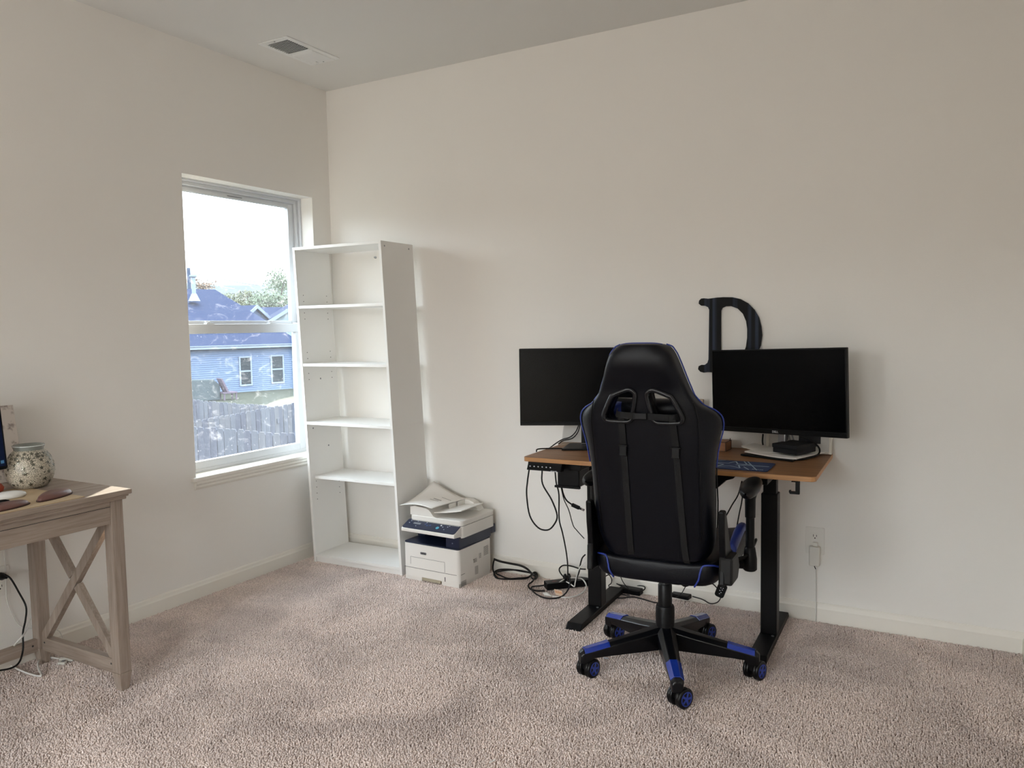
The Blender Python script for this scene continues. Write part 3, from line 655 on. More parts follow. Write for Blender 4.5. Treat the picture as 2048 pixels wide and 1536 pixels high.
MB().box(-.008, .012, -.02, -.001, -.001, .016).build('adapter_tab', bpy.data.materials['adapter_white'], ad, bevel=.002)
wc = MB().tube([(2.752, -.018, .262), (2.756, -.014, .25), (2.760, -.012, .24)], .0018, 6, 3)
wcr = thing('adapter_cable', 'thin white cable hanging from the white adapter to the carpet', 'cable')
wc.build('bare_wire', CABB, wcr)
MB().tube([(2.760, -.012, .24), (2.762, -.008, .2), (2.762, -.007, .12), (2.764, -.018, .085), (2.765, -.019, .03), (2.763, -.017, .004)], .0022, 6, 5).build('cable', CABW, wcr)
outlet('white wall outlet plate mostly hidden behind the printer', 1, (.745, 0, .372))
outlet('white wall outlet under the oak writing desk with black plug', 0, (0, -1.975, .36))

# ------------------------------------------------------------------ gaming chair
CHX, CHY = 2.345, -.759
ch = thing('gaming_chair', 'black leather gaming chair with blue piping on a wheeled base', 'chair', (CHX, CHY, FZ), math.radians(4))
BXO = -.024
# local: x right (as seen from behind), y forward, z up
KR = .20
def bp_(u, z, d=0.0): return Vector((u, -.262-KR*(z-.45)+d, z))   # rear face of the backrest
def interp(tbl, z):
    for i in range(len(tbl)-1):
        if z <= tbl[i+1][0]:
            t = (z-tbl[i][0])/(tbl[i+1][0]-tbl[i][0]); t = max(0, min(1, t)); t = t*t*(3-2*t)*.5+t*.5
            return tbl[i][1]+(tbl[i+1][1]-tbl[i][1])*t
    return tbl[-1][1]
HW = [(.50, .175), (.53, .198), (.58, .213), (.72, .220), (.80, .219), (.86, .221), (.92, .232), (.955, .242), (.99, .247), (1.015, .245), (1.037, .224), (1.06, .186), (1.09, .162), (1.14, .143), (1.19, .126), (1.23, .111), (1.25, .096), (1.262, .070)]
PWI = [(.50, .135), (.60, .175), (.80, .178), (1.0, .182), (1.06, .172), (1.14, .135), (1.22, .11), (1.262, .055)]  # flat rear panel half width
def back_ring(z):
    wv = interp(HW, z); wi = min(interp(PWI, z), wv-.012); wing = max(0, wv-wi)
    th = .085 if z > .6 else .07
    if z > 1.2: th = .085-.05*((z-1.2)/.07)**2
    wf = wing*1.0+.012
    pts = []
    P_ = [(-wi*1.0, .0), (-wi*.5, -.006), (0, -.008), (wi*.5, -.006), (wi*1.0, .0), (wi+(wv-wi)*.55, .012+wing*.25), (wv-.004, .03+wing*.45), (wv, .05+wing*.6), (wv-.012, .075+wing*.7), (wi*1.0, .085+wing*.3), (wi*.5, th), (0, th), (-wi*.5, th), (-wi, .085+wing*.3), (-wv+.012, .075+wing*.7), (-wv, .05+wing*.6), (-wv+.004, .03+wing*.45), (-wi-(wv-wi)*.55, .012+wing*.25)]
    bul = 0
    if z > 1.12: bul = -.022*math.sin(PI*min(1, (z-1.12)/.15))
    return [bp_(u, z, d+(bul if abs(u) <= wi*1.01 and d < .02 else 0)) for u, d in P_]
zs = [.505, .512, .53, .55, .58, .62, .66, .72, .78, .84, .89, .93, .96, .985, 1.005, 1.022, 1.04, 1.055, 1.07, 1.09, 1.115, 1.14, 1.165, 1.19, 1.21, 1.228, 1.242, 1.252, 1.259]
rings = [back_ring(z) for z in zs]
r0 = [v.lerp(bp_(0, .505, .04), .35) for v in rings[0]]; r0 = [Vector((v.x, v.y, .497)) for v in r0]
r1_ = [Vector((v.x*.8, v.y*.6+bp_(0, 1.262, .03).y*.4, 1.2625)) for v in rings[-1]]
back = MB().loft([r0]+rings+[r1_])
HOLE = [(-.020, 1.108), (-.034, 1.112), (-.046, 1.108), (-.094, 1.090), (-.106, 1.082), (-.134, 1.026), (-.135, 1.012), (-.126, 1.002), (-.05, .999), (-.036, 1.003), (-.027, 1.014), (-.016, 1.092)]
HOLE = [(-.036, 1.110), (-.052, 1.108), (-.092, 1.092), (-.104, 1.082), (-.132, 1.027), (-.133, 1.012), (-.122, 1.001), (-.060, .999), (-.042, 1.004), (-.034, 1.018), (-.020, 1.088), (-.024, 1.102)]
def boolean_cut(o, cutters):
    for c in cutters:
        md = o.modifiers.new('cut', 'BOOLEAN'); md.operation = 'DIFFERENCE'; md.object = c; md.solver = 'EXACT'
    dg = bpy.context.evaluated_depsgraph_get(); me = bpy.data.meshes.new_from_object(o.evaluated_get(dg))
    o.modifiers.clear(); o.data = me
    for c in cutters: bpy.data.objects.remove(c)
bo = back.build('backrest', LEATHER, ch, smooth=True)
bo.parent = None
md = bo.modifiers.new('sub', 'SUBSURF'); md.levels = 1; md.render_levels = 1
cut = []
for s_ in (1, -1):
    poly = [(u*s_, z) for u, z in HOLE]
    c_ = MB().prism(poly, 1, -.75, .1).build('cutter', LEATHER); cut.append(c_)
boolean_cut(bo, cut); bo.parent = ch
for p in bo.data.polygons: p.use_smooth = True
bo.data.set_sharp_from_angle(angle=math.radians(50))
for s_ in (1, -1):
    pts = [bp_(u*s_, z, -.007) for u, z in HOLE]
    MB().tube(pts, (.0115, .009), 8, 3, closed=True, flat=(0, 1, 0)).build('harness_ring', RINGP, ch, smooth=True)
    pts = [bp_(u*s_*1.0-.0*s_, z, .03) for u, z in HOLE]
    MB().tube(pts, (.03, .004), 8, 3, closed=True, flat=(0, 1, 0)).build('hole_liner', BLACKP, ch, smooth=True)
    # piping along the outer edge
    pp = [bp_(s_*(interp(HW, z)+.0005), z, (.05 if s_ > 0 else .032)+max(0, interp(HW, z)-min(interp(PWI, z), interp(HW, z)-.012))*(.6 if s_ > 0 else .45)+.004) for z in zs[9:]]
    MB().tube(pp, .0024, 6, 2).build('piping', BLUEP, ch, smooth=True, label='blue edge piping')
    # side seam
    sp_ = [bp_(s_*(min(interp(PWI, z), interp(HW, z)-.012)+.002), z, .0) for z in zs[4:19]]
    MB().tube(sp_, .0018, 5, 2).build('seam', BLACKP, ch, smooth=True)
    MB().tube([bp_(s_*(interp(HW, z)-.001), z, .062+.6*max(0, interp(HW, z)-interp(PWI, z))) for z in zs[5:12]], .0026, 5, 2).build('side_piping', BLACKP, ch, smooth=True)
tp = [bp_(u, 1.2625-(abs(u)/.075)**4*.006, .035) for u in np.linspace(-.07, .07, 9)]
MB().tube(tp, .0034, 6, 2).build('top_piping', BLUEP, ch, smooth=True, label='blue piping on the top edge')
# blue front bolsters seen at the sides
# lumbar pillow / headrest cushion seen through the holes
MB().grid(lambda a, c: bp_((a-.5)*.26, 1.022+.045*math.sin(c*2*PI)+.002, .13+.045*math.cos(c*2*PI)*math.sin(PI*min(max(a, .02), .98))**.35), 16, 17).build('neck_pillow', LEATHER, ch, smooth=True)
for s_ in (1, -1): MB().grid(lambda a, c: bp_(s_*(.105+.035*a), 1.022+.04*math.sin(c*2*PI)*(1-.2*a), .125+.03*math.cos(c*2*PI)), 4, 17).build('pillow_end', LEATHERB, ch, smooth=True, label='blue pillow end')
# straps
def strap(pts, w_, name='strap', t_=.0016): 
    return MB().tube(pts, (t_, w_*.72), 4, 4, flat=(0, 1, 0)).build(name, WEB, ch)
strap([bp_(-.107, 1.028, .055), bp_(-.085, 1.024, -.010), bp_(-.03, 1.022, -.020), bp_(.0, 1.022, -.021), bp_(.05, 1.020, -.020), bp_(.1, 1.018, -.014), bp_(.125, 1.02, .03)], .021)
b = MB().box(-.022, .02, -.006, .006, -.011, .011, Tm(*bp_(0, 1.022, -.023))); b.box(-.027, -.02, -.004, .004, -.0125, .0125, Tm(*bp_(0, 1.022, -.023))).box(.016, .021, -.005, .005, -.0125, .0125, Tm(*bp_(0, 1.022, -.023)))
b.build('buckle', BLACKP, ch, bevel=.002)
for u0, u1 in ((-.072, -.072), (.102, .122)):
    strap([bp_(u0, 1.012, -.015), bp_(u0+(u1-u0)*.15, .96, -.012), bp_(u0+(u1-u0)*.3, .92, -.012)], .022)
    strap([bp_(u0+(u1-u0)*.3, .90, -.010), bp_(u0+(u1-u0)*.45, .8, -.0105), bp_(u0+(u1-u0)*.65, .68, -.0105), bp_(u0+(u1-u0)*.85, .57, -.0105), bp_(u1, .515, -.004), bp_(u1, .50, .01)], .021)
    q = bp_(u0+(u1-u0)*.3, .905, -.015)
    b = MB().box(-.0125, .0125, -.004, .004, -.021, .014, Tm(*q)).box(-.016, .016, -.005, .005, .008, .013, Tm(*q)).box(-.0135, .0135, -.005, .005, -.024, -.019, Tm(*q))
    b.build('buckle', BLACKP, ch, bevel=.0015)
# seat cushion
def seat_ring(y, hw_, zt, zb, side):
    P_ = [(-hw_*.72, zt), (0, zt), (hw_*.72, zt), (hw_*.9, zt+side), (hw_, zt+side*.5), (hw_*1.0, (zt+zb)/2), (hw_*.93, zb+.012), (hw_*.7, zb), (0, zb), (-hw_*.7, zb), (-hw_*.93, zb+.012), (-hw_, (zt+zb)/2), (-hw_, zt+side*.5), (-hw_*.9, zt+side)]
    return [Vector((u, y, z)) for u, z in P_]
sr = [seat_ring(-.262, .17, .485, .43, .0), seat_ring(-.255, .205, .497, .418, .004), seat_ring(-.235, .222, .502, .408, .006), seat_ring(-.15, .232, .5, .402, .012), seat_ring(0, .245, .495, .40, .03), seat_ring(.12, .258, .498, .40, .04), seat_ring(.22, .255, .505, .41, .03), seat_ring(.255, .235, .5, .425, .01), seat_ring(.262, .19, .49, .44, 0)]
MB().loft(sr).build('seat_cushion', LEATHER, ch, smooth=True, subsurf=1)
for s_ in (1, -1):
    c_ = [(s_*.222, -.222, .488), (s_*.205, -.247, .497), (s_*.175, -.256, .494), (s_*.165, -.262, .47), (s_*.16, -.264, .445), (s_*.145, -.259, .418)]
    MB().tube(c_, .0035, 6, 5).build('seat_piping', BLUEP, ch, smooth=True, label='blue seat piping')
    w_ = [Vector((s_*.235, y, .50+z)) for y, z in ((-.05, .0), (.06, .022), (.13, .034), (.19, .030), (.24, .008))]
    MB().tube(w_, lambda t: (.022*math.sin(PI*(.15+.75*t)), .018), 10, 4).build('seat_bolster', LEATHERB, ch, smooth=True, label='blue side bolster of the seat')
    # hinge covers
    xh = .243 if s_ > 0 else -.224
    xt = .03 if s_ > 0 else .012
    pl_ = [(-.30, .445), (-.16, .435), (-.12, .46), (-.13, .50), (-.17, .535), (-.225, .62), (-.27, .70), (-.305, .70), (-.30, .62), (-.285, .54)]
    MB().prism(pl_, 0, xh-.010, xh+.012).build('hinge_bracket', BLACKP, ch, bevel=.006)
    MB().prism([(-.295, .447), (-.18, .438), (-.14, .48), (-.18, .535), (-.29, .54)], 0, xh-.01 if s_ > 0 else xh-.012, xh+.036 if s_ > 0 else xh+.012).build('hinge_cover', mat('cover_plastic', '0b0b0d', .55, spec=.3) if 'cover_plastic' not in bpy.data.materials else bpy.data.materials['cover_plastic'], ch, bevel=.008)
    # armrests
    ax_ = s_*.295
    MB().tube([(s_*.20, -.02, .445), (s_*.27, -.02, .445), (ax_, -.02, .45)], (.016, .02), 8, 3).build('arm_bracket', BLACKP, ch, smooth=True)
    MB().lathe([(.020, .425), (.025, .43), (.025, .47), (.0185, .51), (.0165, .512)], 20, Tm(ax_, -.02, 0)).build('arm_socket', BLACKP, ch, autosmooth=40)
    MB().lathe([(.0155, .50), (.0155, .62), (.0185, .622), (.0195, .69), (.024, .706)], 20, Tm(ax_, -.02, 0)).build('arm_post', BLACKP, ch, autosmooth=40)
    def pad(a, c, s_=s_):
        t = c; y = -.13+.25*t; e_ = math.sin(PI*min(max(t, 0.0005), .9995))**.35
        an = 2*PI*a; return Vector((ax_+s_*.0+(.036*e_)*math.cos(an), y+.0, (.728 if s_ > 0 else .732)+.010*t+(.019+.006*(1-t))*e_*math.sin(an)*(1.5 if math.sin(an) < 0 and t < .5 else 1)))
    MB().grid(pad, 16, 12, closed_u=True).build('arm_pad', BLACKP, ch, smooth=True)
# recline lever right
MB().tube([(.25, -.06, .47), (.285, -.04, .482), (.30, .02, .505), (.305, .05, .52)], (.006, .011), 8, 4).build('recline_lever', BLACKP, ch, smooth=True)
# mechanism
b = MB().box(-.10, .10, -.12, .14, .375, .402).box(-.045, .045, -.05, .05, .345, .38).box(-.14, -.09, -.05, .05, .392, .402)
b.build('tilt_mechanism', BLACKM, ch, bevel=.006)
MB().lathe([(.020, 0), (.022, .02), (.018, .035)], 14, Tm(.06, -.02, .352) @ Matrix.Rotation(.9, 4, 'X')).build('tension_knob', BLACKP, ch, autosmooth=40)
MB().lathe([(.0145, .30), (.0145, .36)], 18, Tm(BXO, 0, 0)).build('piston', CHROME, ch, autosmooth=40)
MB().lathe([(.0265, .215), (.0265, .325), (.022, .332)], 24, Tm(BXO, 0, 0)).build('gas_cylinder', BLACKP, ch, autosmooth=40)
MB().lathe([(.036, .085), (.036, .238), (.033, .245), (.028, .245)], 24, Tm(BXO, 0, 0)).build('hub_sleeve', BLACKP, ch, autosmooth=40)
SPM = mat('base_nylon', '08090d', .3, spec=.35)
CASTM = mat('caster_black', '08090c', .35, spec=.3)
A0 = -64.6
wheelyaw = [math.radians(a) for a in (-30, -22, -24, -28, -20)]
for k in range(5):
    an = math.radians(A0+72*k)-math.radians(4)
    M = Tm(BXO, 0, 0) @ Rz(an)
    def sec(r_, hw_, hb_, zt, zb): return [Vector((r_, -hb_, zb)), Vector((r_, hb_, zb)), Vector((r_, hw_, zt-.012)), Vector((r_, hw_*.45, zt)), Vector((r_, -hw_*.45, zt)), Vector((r_, -hw_, zt-.012))]
    rings_ = [sec(.02, .036, .032, .168, .082), sec(.10, .033, .028, .152, .08), sec(.26, .026, .022, .124, .078), sec(.30, .025, .021, .117, .076), sec(.308, .0245, .021, .116, .062), sec(.338, .023, .02, .110, .060), sec(.35, .018, .016, .100, .062)]
    sp = MB().loft([[M @ v for v in r_] for r_ in rings_]).build('base_spoke', SPM, ch, bevel=.003)
    def cs(r_, hw_, zt): return [Vector((r_, hw_, zt-.0125)), Vector((r_, hw_*.45, zt+.0012)), Vector((r_, -hw_*.45, zt+.0012)), Vector((r_, -hw_, zt-.0125)), Vector((r_, -hw_*.4, zt-.016)), Vector((r_, hw_*.4, zt-.016))]
    cr_ = [cs(.235, .0282, .1302), cs(.26, .0272, .1252), cs(.30, .0262, .1182), cs(.334, .0245, .1122)]
    MB().loft([[M @ v for v in r_] for r_ in cr_]).build('spoke_cap', BLUEG, sp, bevel=.001, label='glossy blue cap on the spoke')
    c0 = M @ Vector((.325, 0, 0)); yw = wheelyaw[k]
    cM = Tm(c0.x, c0.y, 0) @ Rz(yw)
    # caster: axle runs along local x, trailing along +y... wheel pair
    fk = MB().lathe([(.007, .05), (.007, .075)], 10, cM)
    fk.lathe([(.018, -.007), (.018, .007)], 16, cM @ Tm(0, .014, .036) @ Matrix.Rotation(PI/2, 4, 'Y')); fk.prism([(-.012, .036), (-.010, .064), (.02, .062), (.034, .05), (.03, .036)], 0, -.009, .009, cM)
    fo = fk.build('caster', CASTM, ch, autosmooth=40)
    for s_ in (1, -1):
        wM = cM @ Tm(s_*.0195, .014, .036) @ Matrix.Rotation(PI/2, 4, 'Y')
        MB().lathe([(.012, -.012), (.032, -.012), (.036, -.008), (.036, -.001), (.0345, .0005), (.036, .002), (.036, .009), (.033, .012), (.012, .012)], 24, wM).build('wheel', CASTM, fo, autosmooth=50)
        b = MB(); zz = .0122*s_
        b.lathe([(.0065, zz-.0012), (.0065, zz+.0012)], 14, wM)
        b.lathe([(.022, zz-.0012), (.0255, zz-.0012), (.0255, zz+.0008), (.022, zz+.0008), (.022, zz-.0012)], 24, wM, caps=False)
        for j in range(5):
            b.box(-.004, .004, 0, .024, zz-.001, zz+.0008, wM @ Matrix.Rotation(j*2*PI/5, 4, 'Z'))
        b.build('wheel_trim', mat('trim_blue', '223c9c', .35) if 'trim_blue' not in bpy.data.materials else bpy.data.materials['trim_blue'], fo, label='blue five-spoke wheel trim')
# hang tag with remote
rm = thing('remote_pod', 'small black control pod with white symbols hanging under the chair seat', 'remote', tuple(wp(1442, 1181, 1, -.5)), .1, rot=(0, .35, .1))
MB().prism(rrect(-.019, .019, -.029, .029, .011, 4), 1, -.005, .005).build('pod_body', BLACKP, rm, bevel=.002)
b = MB()
for x, z in ((-.004, .012), (.004, .006), (-.004, .0), (.003, -.006), (-.001, -.013), (.005, .014)): b.box(x-.002, x+.002, -.0056, -.0048, z-.0015, z+.0015)
b.build('pod_symbol', bpy.data.materials['button_white'], rm)

# ------------------------------------------------------------------ cables
def cable(name, label, pts, r=.0032, mt=CABB, sm=5, cat='cable'):
    o = MB().tube(pts, r, 7, sm).build(name, mt, None, smooth=True); tag(o, label, cat); return o
def wl(pts, y=-.02): return [wp(px, py, 1, y) for px, py in pts]
def fl_(pts, z=.012): return [wp(px, py, 2, z) for px, py in pts]
def hang(pts, planes): return [wp(px, py, 1, y) for (px, py), y in zip(pts, planes)]
z7 = lambda x, y: (970+x/4.8, 900+y/4.8)
zc_ = lambda x, y: (980+x/6.024, 1100+y/6.024)
P1 = [z7(*p) for p in ((425, 180), (408, 300), (400, 430), (430, 630), (510, 745), (600, 768), (660, 720), (692, 630), (640, 480), (552, 325), (548, 190))]
cable('power_cable', 'thick black cable hanging in a big loop under desk left end', [wp(px, py, 1, -.55) for px, py in P1], .0036)
P2 = [z7(*p) for p in ((672, 195), (685, 320), (710, 430), (712, 660), (745, 800), (775, 950), (792, 1080), (795, 1210), (790, 1260))]
ys = np.linspace(-.52, -.16, len(P2)); cable('power_cable', 'long black cable falling from the desk controls to the power strip', hang(P2, ys), .0034)
P3 = [z7(*p) for p in ((700, 195), (725, 270), (745, 400), (780, 480), (835, 525))]
cable('usb_cable', 'short black cable curving to a dark plug beside the desk leg', hang(P3, np.linspace(-.5, -.42, 5)), .0036)
pg = thing('cable_plug', 'dark plug joining a cable at the left desk leg', 'plug', tuple(wp(*z7(885, 548), 1, -.42)), 0, rot=(0, .32, 0))
MB().box(-.028, .012, -.007, .007, -.008, .008).box(.012, .022, -.005, .005, -.005, .005).build('plug_body', BLACKP, pg, bevel=.003)
MB().box(.022, .036, -.004, .004, -.004, .004).build('plug_tip', CHROME, pg)
P4 = [z7(*p) for p in ((705, 200), (735, 380), (760, 480), (805, 580), (845, 720), (880, 770), (952, 850))]
cable('thin_cable', 'thin black cable running from the desk controls behind the left leg', hang(P4, np.linspace(-.5, -.35, 7)), .0022)
P5 = [(1230, 700-0)]
zA = lambda x, y: (1000+x/5.49, 660+y/5.49)
P6 = [zA(*p) for p in ((865, 1045), (830, 1120), (770, 1175), (690, 1200), (620, 1240), (560, 1285), (540, 1300))]
cable('monitor_cable', 'black cable drooping from the left monitor onto the desktop', [wp(px, py, 1, y) for (px, py), y in zip(P6, (-.2, -.2, -.2, -.2, -.2, -.22, -.22))], .003)
P7 = [zA(*p) for p in ((880, 1045), (850, 1130), (790, 1190), (700, 1212), (640, 1250))]
cable('monitor_cable', 'second black cable from the left monitor to the cardboard scrap', [wp(px, py, 1, y) for (px, py), y in zip(P7, (-.22, -.22, -.21, -.21, -.24))], .0028)
P8 = [wp(*zA(*p), 2, DZ+.004) for p in ((970, 1308), (880, 1312), (780, 1306), (620, 1300), (480, 1302))]
P8 += [wp(*zA(430, 1312), 2, DZ+.003)+Vector((-.01, 0, 0)), wp(*zA(400, 1335), 2, DZ-.004)]
cable('desk_cable', 'black cable lying across the desktop at the left monitor foot', P8, .0032)
P9 = [zz for zz in ((1526, 868), (1525, 882), (1526, 890))]
cable('monitor_cable', 'short black cable dropping behind the right monitor onto papers', [wp(px, py, 1, -.12) for px, py in P9], .0035)
PA = [(1607, 876), (1622, 882), (1636, 893), (1640, 903), (1633, 913)]
pa = [wp(1600, 874, 1, -.12), wp(1615, 878, 1, -.12), wp(1630, 887, 1, -.13), wp(1639, 898, 1, -.15), wp(1636, 909, 2, DZ+.014), wp(1618, 916, 2, DZ+.006), wp(1600, 919, 2, DZ+.004), wp(1560, 917, 2, DZ+.004)]
cable('monitor_cable', 'black cable looping round the right of the black box on desk', pa, .0038)
# under the desk, right of the chair
cable('thin_cable', 'black cable from under desk to the chair side, left of the pair', [wp(px, py, 1, -.25) for px, py in ((1484, 962), (1476, 990), (1464, 1010), (1452, 1032), (1440, 1050))], .0028)
cable('thin_cable', 'black cable from under desk dropping behind the chair, right of the pair', [wp(px, py, 1, -.25) for px, py in ((1487, 965), (1484, 1000), (1478, 1030), (1473, 1060), (1470, 1090))], .0028)
# printer cord bundle
cb = thing('printer_cable', 'bundle of black cords looped on the carpet beside the printer', 'cord')
B1 = [zc_(*p) for p in ((45, 105), (130, 135), (250, 160), (370, 185), (450, 225), (500, 275), (540, 305))]
MB().tube([wp(px, py, 1, y) for (px, py), y in zip(B1, (-.12, -.1, -.08, -.07, -.08, -.1, -.12))], .0042, 7, 5).build('cord_strand', CABB, cb, smooth=True)
MB().tube([wp(px, py+1.5, 1, y) for (px, py), y in zip(B1, (-.13, -.11, -.09, -.08, -.09, -.11, -.13))], .004, 7, 5).build('cord_strand', CABB, cb, smooth=True)
B2 = [zc_(*p) for p in ((560, 300), (480, 275), (370, 255), (250, 235), (120, 235), (60, 260), (50, 300), (90, 340), (200, 350), (330, 350), (440, 340), (500, 300), (545, 280))]
MB().tube([wp(px, py, 2, .014) for px, py in B2], .0042, 7, 5).build('cord_strand', CABB, cb, smooth=True)
B3 = [zc_(*p) for p in ((545, 290), (440, 262), (300, 240), (150, 250), (70, 275), (130, 310), (230, 345), (340, 340), (450, 330), (500, 310))]
MB().tube([wp(px, py, 2, .020) for px, py in B3], .004, 7, 5).build('cord_strand', CABB, cb, smooth=True)
B4 = [zc_(*p) for p in ((55, 110), (40, 160), (36, 230), (60, 300), (100, 345))]
MB().tube([wp(px, py, 2, z) for (px, py), z in zip(B4, (.1, .07, .035, .015, .013))], .004, 7, 5).build('cord_strand', CABB, cb, smooth=True)
B5 = [zc_(*p) for p in ((500, 290), (540, 268), (572, 300), (560, 340), (520, 350), (492, 320), (505, 285), (550, 300), (545, 330), (510, 380), (470, 410), (462, 440), (490, 470), (560, 490), (660, 492))]
MB().tube([wp(px, py, 2, .02 if i < 10 else .013) for i, (px, py) in enumerate(B5)], .0042, 7, 5).build('cord_strand', CABB, cb, smooth=True)
B6 = [zc_(*p) for p in ((700, 410), (620, 430), (540, 436), (500, 450), (520, 500), (590, 550), (680, 580), (790, 582), (880, 550), (940, 480), (965, 400), (960, 330), (940, 305), (915, 340))]
MB().tube([wp(px, py, 2, z) for (px, py), z in zip(B6, (.03, .02, .013, .013, .013, .013, .013, .013, .02, .06, .09, .11, .11, .08))], .0036, 7, 5).build('cord_strand', CABB, cb, smooth=True)
B7 = [zc_(*p) for p in ((905, 345), (850, 280), (835, 230), (870, 190), (930, 185), (1000, 200), (1080, 225), (1150, 232))]
cable('power_cable', 'black cable arching off the power strip against the baseboard', [wp(px, py, 1, y) for (px, py), y in zip(B7, (-.1, -.07, -.05, -.05, -.05, -.05, -.06, -.08))], .0036)
B8 = [zc_(*p) for p in ((1148, 55), (1110, 100), (1085, 190), (1075, 260), (1050, 330), (1045, 370))]
cable('power_cable', 'black cable rising steeply beside the left desk leg', [wp(px, py, 1, -.09) for px, py in B8], .0036)
# power strip
psx = thing('power_strip', 'long black power strip on the carpet by the left desk leg', 'power strip', tuple(wp(*zc_(690, 500), 2, FZ)), 0)
a_ = wp(*zc_(690, 490), 2, .008); c_ = wp(*zc_(1150, 440), 2, .008)
psx.rotation_euler = (0, 0, math.atan2(c_.y-a_.y, c_.x-a_.x)); L_ = max(.3, (c_-a_).length+.03)
MB().box(0, L_, 0, .06, .004, .038).build('strip_body', BLACKP, psx, bevel=.004)
for k in range(4):
    x = .13+k*.045; b = MB().box(x-.008, x-.0055, .034, .04, .0378, .0386).box(x+.0055, x+.008, .034, .04, .0378, .0386).lathe([(.0025, .0378), (.0025, .0386)], 8, Tm(x, .022, 0)); b.build('socket', DKFILL, psx)
MB().prism(rrect(.035, .062, .02, .038, .008, 4), 2, .0378, .0386).build('switch', mat('dim_red', '4d2226', .5), psx)
for x in (.105, .125): MB().lathe([(.010, .032), (.011, .055), (.006, .07)], 12, Tm(x, .03, 0)).build('plug_head', BLACKP, psx, autosmooth=40)
W1_ = [zc_(*p) for p in ((640, 520), (700, 545), (780, 560), (860, 570), (940, 572), (1040, 552), (1120, 510), (1158, 450), (1150, 400), (1110, 350), (1050, 338), (980, 335), (900, 350), (830, 395))]
wcab = cable('white_cable', 'white cord circling the front of the black power strip', [wp(px, py, 2, z) for (px, py), z in zip(W1_, [.013]*5+[.013, .013, .02, .04, .05, .055, .055, .05, .04])], .0034, CABW)
W2_ = [zc_(*p) for p in ((1145, 155), (1090, 200), (1060, 260), (1040, 330), (1025, 400), (1015, 440), (970, 410), (920, 380))]
cable('white_cable', 'white cord going up from the power strip to the desk leg', [wp(px, py, 1, -.14) for px, py in W2_], .003, CABW)
wpl = thing('white_plug', 'loose white cord end on the carpet left of power strip', 'plug', tuple(wp(*zc_(665, 530), 2, .014)), -.3)
MB().lathe([(.009, 0), (.010, .018), (.006, .03), (.0045, .045)], 12, Matrix.Rotation(PI/2, 4, 'Y')).build('plug_body', mat('plug_white', 'c9c6be', .45), wpl, autosmooth=40)
cl = thing('cord_label', 'orange and white paper label on the white cord by the strip', 'label', tuple(wp(*zc_(785, 520), 2, .02)), -.15, rot=(.35, 0, -.15))
MB().box(0, .045, 0, .001, -.008, .024).build('label_paper', mat('label_paper', 'e6cdb4', .8), cl)
b = MB()
for k in range(6): b.box(.004+k*.0065, .0075+k*.0065, -.0006, .0004, .004, .018)
b.build('label_print', mat('label_orange', 'd99a6a', .8), cl)
# adapters under the desk
ab = thing('laptop_charger', 'black power brick with coiled cord against the back baseboard', 'charger', tuple(wp(1262, 1187, 2, FZ)), -.05)
MB().box(-.055, .055, -.022, .026, .001, .029).build('brick', BLACKP, ab, bevel=.005)
cc = [Vector((.075*math.cos(t), .03*math.sin(t)-.002, .034+.008*math.sin(2*t+.4))) for t in np.linspace(0, 4*PI, 26)]
MB().tube(cc, .0026, 6, 3).build('cord_coil', CABB, ab, smooth=True)
cable('thin_cable', 'thin black cable rising from the black power brick to the seat', [wp(px, py, 1, -.06) for px, py in ((1240, 1150), (1245, 1162), (1252, 1172), (1258, 1178))], .0022)
cable('long_cable', 'black cable crossing the carpet from left desk leg to chair column', fl_([(1208, 1199), (1225, 1196), (1245, 1196), (1265, 1194), (1285, 1198), (1310, 1205), (1340, 1206)]), .003)
C3 = [zc_(*p) for p in ((1372, 330), (1430, 300), (1465, 350), (1460, 400), (1430, 430), (1470, 480), (1540, 520), (1640, 545))]
cable('thin_cable', 'black cable curling behind left desk leg with a silver connector', [wp(px, py, 2, z) for (px, py), z in zip(C3, (.1, .11, .06, .04, .03, .02, .013, .013))], .0026)
MB_c = thing('connector', 'small silver cable connector on the carpet by left foot', 'connector', tuple(wp(*zc_(1645, 545), 2, .013)), -.3)
MB().box(0, .018, -.005, .005, -.003, .004).build('connector_body', CHROME, MB_c)
hb = thing('small_brick', 'small black brick on the carpet behind the chair column', 'charger', tuple(wp(1362, 1196, 2, FZ)), -.1)
MB().box(-.045, .045, -.02, .03, .001, .022).build('brick', BLACKP, hb, bevel=.004)
cable('thin_cable', 'black cable from the small brick curving up to the hanging pod', [wp(1385, 1193, 2, .014), wp(1405, 1199, 2, .014), wp(1420, 1207, 2, .013), wp(1434, 1205, 1, -.10), wp(1441, 1196, 1, -.2), wp(1440, 1186, 1, -.3), wp(1433, 1175, 1, -.35), wp(1424, 1166, 1, -.4)], .0026)
cable('thin_cable', 'black cable slanting from the seat down to the small brick', [wp(px, py, 1, -.1) for px, py in ((1377, 1160), (1370, 1175), (1362, 1188), (1352, 1195))], .0022)

# bits on the carpet
bt = MB().box(-.012, .012, -.002, .002, 0, .002).build('paper_scrap', PAPER, None, loc=tuple(wp(985, 1523, 2, .0095)), rot=(0, 0, 1.2)); tag(bt, 'tiny white scrap on the carpet at the bottom of view', 'scrap')
bt = MB().box(-.010, .010, -.004, .004, 0, .003).build('paper_scrap', mat('grey_scrap', 'aeb2bb', .5), None, loc=tuple(wp(1212, 1317, 2, .009)), rot=(0, 0, .2)); tag(bt, 'tiny grey scrap on the carpet by the chair left caster', 'scrap')

